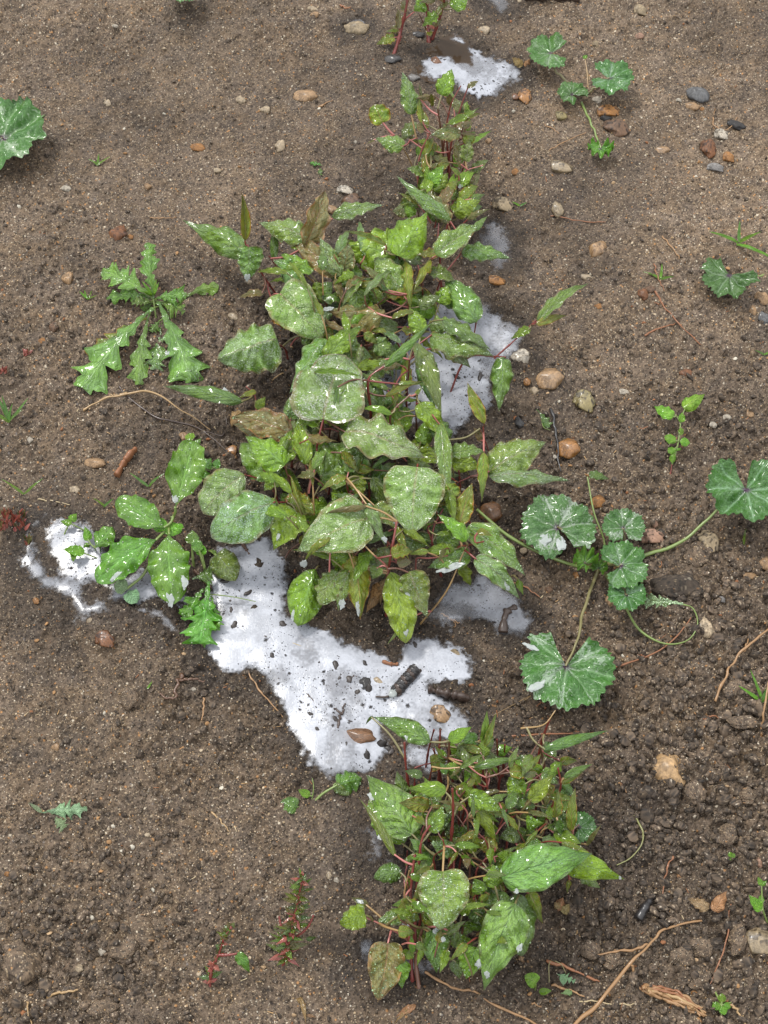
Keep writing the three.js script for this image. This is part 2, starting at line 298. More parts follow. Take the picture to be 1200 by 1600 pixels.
{ // dark crumbs of soil and rot floating in the foam
  const r = rng(55);
  scatter('foam_debris', 'dark crumbs and rotted bits floating in the white foam', 'debris', 800, lump(9, 1, .4), wetMatte, (o, c) => {
    const f = r() < .66 ? FOAM[0] : r() < .6 ? FOAM[2] : pick(FOAM.slice(0, 5), r), x = mix(f.bb[0], f.bb[1], r()), z = mix(f.bb[2], f.bb[3], r()), s = sdf(f.w, x, z); if (s > 0) return false;
    if (noise(x * 22 + 4, z * 22) < -.35 + .6 * r()) return false;
    const k = .0005 + .0034 * Math.pow(r(), 4.2); o.position.set(x, baseH(x, z) + .0018, z); o.rotation.set(r() * .5, r() * 6, r() * .5); o.scale.set(k * (1 + r()), k * .6, k * (.6 + .5 * r()));
    const l = .5 + r(); c.setRGB(.03 * l, .024 * l, .021 * l); return true;
  });
}

// ---------------------------------------------------------------- leaf materials
function leafMaps(o) {                                            // u across the blade, v from stalk to tip
  const W = 256, H = 512, r = rng(o.seed), sp = new Float32Array(W * H), bp = new Float32Array(W * H);
  const spots = (n, lo, hi, amt, lift) => { for (let k = 0; k < n; k++) { const cx = r() * W, cy = r() * H; if (noise(cx / 50 + o.seed, cy / 50) < -.5 + r() * .7) continue; const rad = lo + (hi - lo) * Math.pow(r(), 2.2), m = Math.ceil(rad); for (let y = -m; y <= m; y++) for (let x = -m; x <= m; x++) { const q = Math.hypot(x, y * .8) / rad; if (q > 1) continue; const ii = ((cx + x | 0) + W) % W, jj = clamp(cy + y | 0, 0, H - 1), a = jj * W + ii, t = 1 - q * q; sp[a] = Math.max(sp[a], amt * t * (.5 + .5 * r())); bp[a] = Math.max(bp[a], lift * Math.sqrt(t)); } } };
  spots(o.specks ?? 900, o.lo ?? 1.6, o.hi ?? 5, .95, .5); if ((o.film ?? 0) > .2) spots((o.specks ?? 900) * .03, 4, 7, .5, .8);
  const c = new Uint8Array(W * H * 4), b = new Uint8Array(W * H * 4), N = o.veins ?? 7;
  for (let j = 0; j < H; j++) for (let i = 0; i < W; i++) {
    const v = (i + .5) / W * 2 - 1, t = (j + .5) / H, a = Math.abs(v), k = j * W + i;
    const mid = Math.exp(-((v / (.03 + .02 * (1 - t))) ** 2)), q = (t - .3 * Math.pow(a, .8) + .02 * noise(v * 4, t * 9 + o.seed)) * N, fr = Math.abs(q - Math.round(q));
    const lat = Math.exp(-((fr / .07) ** 2)) * (1 - a * .5) * (t < .96 ? 1 : 0);
    const net = Math.exp(-((cells(v * 8 + 30, t * 18)[0] - .62) ** 2) / .01) * .3;
    const n1 = noise(v * 2 + o.seed, t * 4), n2 = noise(v * 7, t * 14 + o.seed), n3 = noise(v * 26, t * 52);
    let col = o.base.map((x, e) => mix(x, o.alt[e], clamp(.5 + .55 * n1 + .25 * n2)) * (1 + .16 * n3 + .12 * n2));
    const vc = o.vein, vm = clamp(mid * .8 + lat * (o.latA ?? .4) + net * .4); col = col.map((x, e) => mix(x, vc[e], vm));
    if (o.red) { const m2 = mid * .7 * (1 - t * .7); col = col.map((x, e) => mix(x, [.2, .05, .03][e], m2 * o.red)); }
    const edge = sstep(.8, 1, a + .12 * n2) + sstep(.93, 1, t + .02 * n2); if (o.edge) col = col.map((x, e) => mix(x, o.edge[e], clamp(edge * .85)));
    if (o.blotch) { const bl = sstep(.5, .75, noise(v * 2.2 + 7 + o.seed, t * 4.4) + .25 * n2 + .1 * n3) * o.blotch; col = col.map((x, e) => mix(x, [.2, .13, .06][e], bl)); }
    const gr = noise(v * 26 + o.seed, t * 46) * .5 + noise(v * 46, t * 84 + o.seed) * .6, res = (o.film ?? 0) * 1.55 * (1 - .6 * mid - .45 * lat) * sstep(-.25, .75, gr + .6 * noise(v * 2.2 + 2 * o.seed, t * 4.4) - .3 * Math.cos(fr * 6.28)); col = col.map((x, e) => mix(x, [.3, .4, .22][e], clamp(res) * .8)); const s = clamp(sp[k] * (o.speckA ?? 1)); col = col.map((x, e) => mix(x, [.5, .57, .44][e], s * .8));
    for (let e = 0; e < 3; e++) c[k * 4 + e] = toS(clamp(col[e])) * 255; c[k * 4 + 3] = 255;
    const h = .42 - .25 * mid - .2 * lat + .1 * Math.cos(fr * 6.28) * -1 + .1 * n2 + .07 * n3 + .3 * bp[k] + .14 * gr + (o.blister ?? .22) * (.55 - cells(v * 4.2 + 3 * o.seed, t * 9)[0]); b[k * 4] = b[k * 4 + 1] = b[k * 4 + 2] = clamp(h) * 255; b[k * 4 + 3] = 255;
  }
  return [dtex(c, W, H, true), dtex(b, W, H, false)];
}
function leafMat(o) {
  const [map, bump] = leafMaps(o); map.wrapS = map.wrapT = bump.wrapS = bump.wrapT = THREE.ClampToEdgeWrapping;
  return new THREE.MeshPhysicalMaterial({ map, bumpMap: bump, bumpScale: o.bump ?? .0027, roughness: o.rough ?? .34, specularIntensity: .45, clearcoat: (o.coat ?? .5) * .9, clearcoatRoughness: .13, vertexColors: true, side: THREE.DoubleSide });
}
const M = {
  K1: leafMat({ seed: 1, base: [.09, .17, .01], alt: [.14, .23, .02], vein: [.16, .25, .08], edge: [.12, .1, .035], red: .4, specks: 1300, lo: 1.9, hi: 4.6, film: .24, blotch: .1 }),
  P1: leafMat({ seed: 12, base: [.08, .165, .015], alt: [.125, .22, .028], vein: [.18, .24, .1], edge: [.15, .12, .05], red: .45, specks: 2200, lo: 1.9, hi: 4.6, film: .26, blotch: .08 }),
  K2: leafMat({ seed: 2, base: [.12, .215, .006], alt: [.18, .3, .01], vein: [.17, .3, .05], edge: [.12, .17, .02], specks: 260, speckA: .7, film: .1 }),
  K3: leafMat({ seed: 3, base: [.2, .23, .012], alt: [.11, .19, .012], vein: [.34, .33, .06], edge: [.3, .12, .025], red: 1, specks: 200, film: .1, blotch: .35 }),
  K4: leafMat({ seed: 4, base: [.065, .135, .007], alt: [.11, .19, .013], vein: [.12, .21, .06], edge: [.07, .09, .02], specks: 400, film: .16, coat: .7 }),
  K5: leafMat({ seed: 5, base: [.11, .11, .02], alt: [.17, .14, .035], vein: [.26, .22, .08], edge: [.27, .14, .05], red: .8, specks: 300, film: .16, blotch: .6 }),
  G: leafMat({ seed: 6, base: [.09, .19, .02], alt: [.145, .27, .036], vein: [.25, .38, .12], specks: 260, film: .14, veins: 9, latA: .25 }),
  F: leafMat({ seed: 7, base: [.12, .3, .015], alt: [.18, .38, .03], vein: [.25, .42, .08], specks: 120, speckA: .5, veins: 5, coat: .4 }),
  T: leafMat({ seed: 8, base: [.062, .17, .01], alt: [.095, .215, .016], vein: [.13, .32, .04], specks: 90, speckA: .6, film: 0, veins: 6, coat: .7, rough: .3, bump: .0016, blister: .12 }),
  Q: leafMat({ seed: 18, base: [.088, .185, .01], alt: [.14, .245, .024], vein: [.16, .28, .07], edge: [.1, .13, .03], specks: 160, film: .16, veins: 8, coat: .9, bump: .0042, blister: .5 }),
  W: leafMat({ seed: 9, base: [.2, .32, .15], alt: [.26, .38, .21], vein: [.3, .42, .24], specks: 60, rough: .6, coat: .1 }),
};
M.R = leafMat({ seed: 13, base: [.17, .035, .03], alt: [.26, .07, .05], vein: [.3, .12, .08], specks: 60, film: .03, bump: .0003 });
const stemMat = (c, rough = .35) => new THREE.MeshPhysicalMaterial({ color: lin(...c), roughness: rough, clearcoat: .4, clearcoatRoughness: .2, bumpMap: bubbleBump, bumpScale: .0002 });
const S = { red: stemMat([.17, .032, .024]), pink: stemMat([.38, .13, .11]), brown: stemMat([.12, .05, .028]), tan: stemMat([.3, .19, .075]), green: stemMat([.15, .21, .05]), olive: stemMat([.17, .15, .06]) };

// ---------------------------------------------------------------- leaf and stem shapes
const PROFILE = {
  o: (t) => { const a = Math.min(1, t / .34), q = Math.max(0, (t - .34) / .66); return Math.sqrt(1 - (1 - a) ** 2) * Math.pow(1 - q ** 1.7, 1.05) * (1 - .3 * q * q); },
  h: (t) => { const a = Math.min(1, t / .34), q = Math.max(0, (t - .34) / .66); return Math.pow(1 - (1 - a) ** 2, .6) * Math.pow(1 - q ** 2.1, .72) * (1 - .15 * q); },
  e: (t) => Math.pow(Math.sin(Math.PI * Math.pow(t, .95)), .62),
  l: (t) => Math.pow(Math.sin(Math.PI * Math.pow(t, .68)), .95) * (1 - .35 * t * t),
  b: (t) => Math.min(1, .5 + t * 2) * Math.pow(1 - t, .6),
  s: (t) => (.22 + .78 * sstep(.3, .72, t)) * Math.sqrt(Math.max(0, 1 - Math.max(0, (t - .8) / .2) ** 2)),
  t: (t) => { const a = Math.min(1, t / .42), q = Math.max(0, (t - .42) / .58); return Math.pow(Math.sin(a * Math.PI / 2), 1.5) * Math.sqrt(Math.max(0, 1 - q * q)) * (1 + .045 * Math.sin(t * 38)); },
  g: (t, k) => { const e = (.13 + .87 * sstep(.15, .68, t)) * Math.sqrt(Math.max(0, 1 - Math.max(0, (t - .8) / .2) ** 2)), u = t * 5 + .5 * noise(t * 5 + k, k), l = Math.abs(((u % 1) + 1) % 1 - .5) * 2; return e * (.34 + .66 * Math.pow(l, .8) + .18 * noise(t * 4, k + 3)) * (1 + .1 * Math.sin(t * 70 + k)); },
  d: (t, k) => { const e = (.3 + .7 * sstep(.1, .5, t)) * Math.pow(Math.sin(Math.PI * Math.pow(t, .85)), .5), u = t * 3.7 + .6 * noise(t * 4 + k, k + 1), l = Math.abs(((u % 1) + 1) % 1 - .5) * 2; return e * (.22 + .78 * Math.pow(l, .7) + .25 * noise(t * 4, k + 5)) * (1 + .16 * Math.sin(t * 55 + k)); },
};
const TOCAM = V(0, Math.sin(PITCH), Math.cos(PITCH));
let leafSeed = 1;
function leafGeo(B, T, w, type, o = {}, drops) {
  const r = rng(9000 + leafSeed++), L = B.distanceTo(T), nu = o.nu ?? (L > .045 ? 30 : L > .02 ? 18 : 9), nv = o.nv ?? (w > .03 ? 18 : w > .015 ? 12 : 8), wd = w > .015 ? 1 : .5;
  const lobed = type === 'g' || type === 'd', NU = lobed ? 70 : nu;
  const arch = (o.arch ?? .16) * L, C = B.clone().add(T).multiplyScalar(.5); C.y += arch; C.x += (o.bend ?? (r() - .5) * .16) * L;
  const ref = V(0, .85, 0).addScaledVector(TOCAM, .5).normalize(), ph = r() * 6, sd = r() * 60;
  const fold = o.fold ?? (.45 - .9 * r()), curl = o.curl ?? (r() - .25) * 1.2, wave = Math.max(o.wave ?? .26, type === 'b' ? 0 : .13), fq = o.freq ?? 2.5 + 2.5 * r(), roll = o.roll ?? (r() - .5) * .5, twist = o.twist ?? (r() - .5) * .9;
  const prof = PROFILE[type], cord = type === 'h' ? .5 : type === 'o' ? .22 : 0, P = [], U = [], I = [], K = [];
  const tint = [.86 + .28 * r(), .88 + .24 * r(), .84 + .3 * r()];
  for (let i = 0; i <= NU; i++) {
    const t = i / NU, a = (1 - t) * (1 - t), b = 2 * t * (1 - t), c = t * t, p = V().addScaledVector(B, a).addScaledVector(C, b).addScaledVector(T, c);
    const tg = C.clone().sub(B).multiplyScalar(1 - t).addScaledVector(T.clone().sub(C), t).normalize();
    let s = V().crossVectors(tg, ref); if (s.length() < .12) s.set(1, 0, 0); s.normalize(); let n = V().crossVectors(s, tg).normalize();
    const an = roll + twist * (t - .5), ca = Math.cos(an), sa = Math.sin(an), s2 = s.clone().multiplyScalar(ca).addScaledVector(n, sa); n = n.multiplyScalar(ca).addScaledVector(s, -sa);
    const cu = curl * (1 + (o.curlTip ?? 0) * t);
    for (let j = 0; j <= nv; j++) {
      const v = j / nv * 2 - 1, av = Math.abs(v), hw = w * .5 * Math.max(prof(t, sd + (v > 0 ? 0 : 17)), .018), edge = 1 + (lobed ? 0 : .05 * noise(t * 9 + sd, v > 0 ? 3 : 8));
      let x = v, y = 0;
      if (Math.abs(cu) > .02) { x = Math.sin(v * cu) / cu; y = -Math.abs((1 - Math.cos(v * cu)) / cu) * Math.sign(cu); }
      y += av * Math.sin(fold); x *= Math.cos(fold);
      y += wave * av * av * (Math.sin(t * fq * 6.283 + ph + (v > 0 ? 1.7 : 0)) + .3 * noise(t * 9 + sd, v > 0 ? 5 : 9)) + .17 * wd * noise(v * 1.7 + sd, t * 4) + (o.crinkle ?? .07) * wd * noise(v * 4 + sd, t * 9) + .05 * wd * Math.abs(Math.sin((t - .3 * av) * 7 * 3.1416)) * (1 - av);
      const q = p.clone().addScaledVector(s2, x * hw * edge).addScaledVector(n, y * hw);
      if (cord) q.addScaledVector(tg, -cord * v * v * hw * (1 - t) ** 3);
      if (lobed) q.addScaledVector(tg, av * hw * .4);
      q.addScaledVector(n, (.03 * L) * noise(t * 3 + sd, 4)); if (o.verts) o.verts.push([q, n, tg]); P.push(q.x, q.y, q.z); U.push(v * .5 + .5, t); K.push(...tint);
      if (drops && i > 1 && i < NU - 1 && j > 0 && j < nv && r() < drops.rate) drops.list.push([q, n, r()]);
    }
  }
  for (let i = 0; i < NU; i++) for (let j = 0; j < nv; j++) { const a = i * (nv + 1) + j, b = a + 1, c = a + nv + 1, d = c + 1; I.push(a, b, c, b, d, c); }
  const g = new THREE.BufferGeometry(); g.setAttribute('position', new THREE.Float32BufferAttribute(P, 3)); g.setAttribute('uv', new THREE.Float32BufferAttribute(U, 2)); g.setAttribute('color', new THREE.Float32BufferAttribute(K, 3)); g.setIndex(I); g.computeVertexNormals(); return g;
}
function tube(pts, r0, r1, o = {}) {                              // tapered, slightly uneven, with optional nodes
  const cv = new THREE.CatmullRomCurve3(pts, false, 'centripetal'), n = o.n ?? Math.max(5, Math.min(40, pts.length * 5)), m = o.m ?? 6, P = [], U = [], I = [], sd = (pts[0].x * 731 + pts[0].z * 917);
  const fr = cv.computeFrenetFrames(n, false);
  for (let i = 0; i <= n; i++) {
    const t = i / n, p = cv.getPoint(t); if (o.kink) { p.x += o.kink * noise(t * 9 + sd, sd); p.z += o.kink * noise(t * 9 + sd + 40, sd); p.y += o.kink * .4 * noise(t * 12 + sd, 7); } let rad = mix(r0, r1, t) * (1 + (o.rough ?? .1) * noise(t * 14 + sd, sd));
    if (o.nodes) { const q = t * o.nodes, f = Math.abs(q - Math.round(q)); rad *= 1 + .45 * Math.exp(-((f / .07) ** 2)); }
    for (let j = 0; j <= m; j++) { const a = j / m * 6.2832, fl = o.flat ?? 1; const q = p.clone().addScaledVector(fr.normals[i], Math.cos(a) * rad).addScaledVector(fr.binormals[i], Math.sin(a) * rad * fl); P.push(q.x, q.y, q.z); U.push(j / m * .1, t); }
  }
  for (let i = 0; i < n; i++) for (let j = 0; j < m; j++) { const a = i * (m + 1) + j, b = a + 1, c = a + m + 1, d = c + 1; I.push(a, b, c, b, d, c); }
  for (const [e, rev] of [[0, 1], [n, 0]]) { const k = P.length / 3, p = cv.getPoint(e / n); P.push(p.x, p.y, p.z); U.push(0, 0); for (let j = 0; j < m; j++) { const a = e * (m + 1) + j; rev ? I.push(k, a + 1, a) : I.push(k, a, a + 1); } }
  const g = new THREE.BufferGeometry(); g.setAttribute('position', new THREE.Float32BufferAttribute(P, 3)); g.setAttribute('uv', new THREE.Float32BufferAttribute(U, 2)); g.setIndex(I); g.computeVertexNormals(); return g;
}
const dropMat = new THREE.MeshPhysicalMaterial({ color: lin(.22, .32, .16), roughness: .04, clearcoat: .6, clearcoatRoughness: .04 });
const dropGeo = new THREE.SphereGeometry(1, 8, 5, 0, 6.2832, 0, 1.75), foamBlobMat = new THREE.MeshPhysicalMaterial({ color: lin(.46, .5, .48), transparent: true, opacity: .6, roughness: .2, clearcoat: .5, clearcoatRoughness: .15, bumpMap: bubbleBump, bumpScale: .0004 });
class Plant {                                                     // a weed: stems, leaves with their stalks, drops
  constructor(name, px, py, label, cat, grp) { this.o = on(px, py, -.002); this.g = group(name, this.o, label, cat, grp); this.joints = []; this.list = []; this.verts = []; }
  local(geo) { geo.translate(-this.o.x, -this.o.y, -this.o.z); return geo; }
  pt(q) { return q[2] === undefined || q[2] <= 0 ? on(q[0], q[1], -.003) : up(...q); }
  stem(pts, mm, mat = 'red', o = {}) {
    const p = pts.map((q) => this.pt(q)); const m = mesh('stem', this.local(tube(p, mm / 1000, mm / 1000 * (o.taper ?? .6), { nodes: o.nodes ?? 0, rough: .14, ...o })), S[mat], this.g);
    const cv = new THREE.CatmullRomCurve3(p, false, 'centripetal'); for (let i = 1; i <= 8; i++) this.joints.push(cv.getPoint(i / 8)); return m;
  }
  leaf([bx, by, bh, tx, ty, th, w, type, mat, o = {}]) {
    const B = up(bx, by, Math.max(bh, .15)), T = up(tx, ty, Math.max(th, .15)), s = mpp(B);
    B.y = Math.max(B.y, soilH(B.x, B.z) + .001); T.y = Math.max(T.y, soilH(T.x, T.z) + .001);
    const big = w > 26 && 'K1 K2 K4 P1 T K5 G'.includes(mat);
    const m = mesh('leaf', this.local(leafGeo(B, T, w * s, type, { verts: this.verts, ...o }, big ? { list: this.list, rate: mat === 'P1' || mat === 'K1' ? .6 : .25 } : null)), M[mat], this.g);
    if (o.label) m.userData.label = o.label;
    if (o.stalk !== false) {
      const dir0 = T.clone().sub(B).normalize(); let best = null, bd = o.reach ?? .05;
      for (const j of this.joints) { const d = j.distanceTo(B) + Math.max(0, j.y - B.y) * 2 + 1.6 * Math.max(0, j.clone().sub(B).dot(dir0)); if (d < bd) { bd = d; best = j; } }
      const dir = T.clone().sub(B).normalize(), E = best ?? (() => { const e = B.clone().addScaledVector(dir, -.016); e.y = Math.max(soilH(e.x, e.z) - .002, B.y - .022); return e; })();
      if (o.from) E.copy(this.pt(o.from));
      const c = B.clone().add(E).multiplyScalar(.5).addScaledVector(dir, -.08 * B.distanceTo(E));
      if (B.distanceTo(E) > .003) { const q = mesh('stalk', tube([B.clone().addScaledVector(dir, .002), c, E].map((v) => v.clone().sub(this.o)), (o.mm ?? .9) / 1000, (o.mm ?? .9) / 750, { n: 8, m: 5 }), S[o.stalk ?? (/K[135]|P1/.test(mat) ? pick(['red', 'tan', 'pink', 'brown']) : 'olive')], m); }
    }
    return m;
  }
  blob(px, py, hcm, rx, ry) {                                      // foam left lying on a leaf, following its slope
    let best = null, bd = 1e9; for (const v of this.verts) { const [x, y] = toPx(v[0].x, v[0].y, v[0].z), e = Math.hypot(x - px, y - py); if (e > 14) continue; const s = e - v[0].y * 120; if (s < bd) { bd = s; best = v; } }
    if (!best) return; const [q, n, tg] = best, s = mpp(q), side = V().crossVectors(tg, n), A = Math.max(rx, ry) * s * .8, B = Math.min(rx, ry) * s * .75;
    const g = lump(400 + px + py | 0, 3, .5, 1); g.scale(B, B * .2, A); g.applyMatrix4(new THREE.Matrix4().makeBasis(side, n, V().crossVectors(side, n))); g.translate(q.x - this.o.x, q.y - this.o.y, q.z - this.o.z);
    mesh('foam_blob', g, foamBlobMat, this.g);
  }
  done(max = 1600) {
    if (!this.list.length) return this;
    const r = rng(77), l = this.list, n = Math.min(max, l.length); let i = 0;
    scatter('water_drops', 'small drops of spray on the leaves', null, n, dropGeo, dropMat, (o, c) => {
      const [q, nn, u] = l[Math.floor(i++ * l.length / n)], k = .0003 + .00085 * Math.pow(u, 4);
      o.position.copy(q).sub(this.o).addScaledVector(nn, k * .1); o.quaternion.setFromUnitVectors(V(0, 1, 0), nn); o.scale.set(k, k * .7, k); const t = .5 + .7 * r(); c.setRGB(t, t, t); return true;
    }, this.g); return this;
  }
}

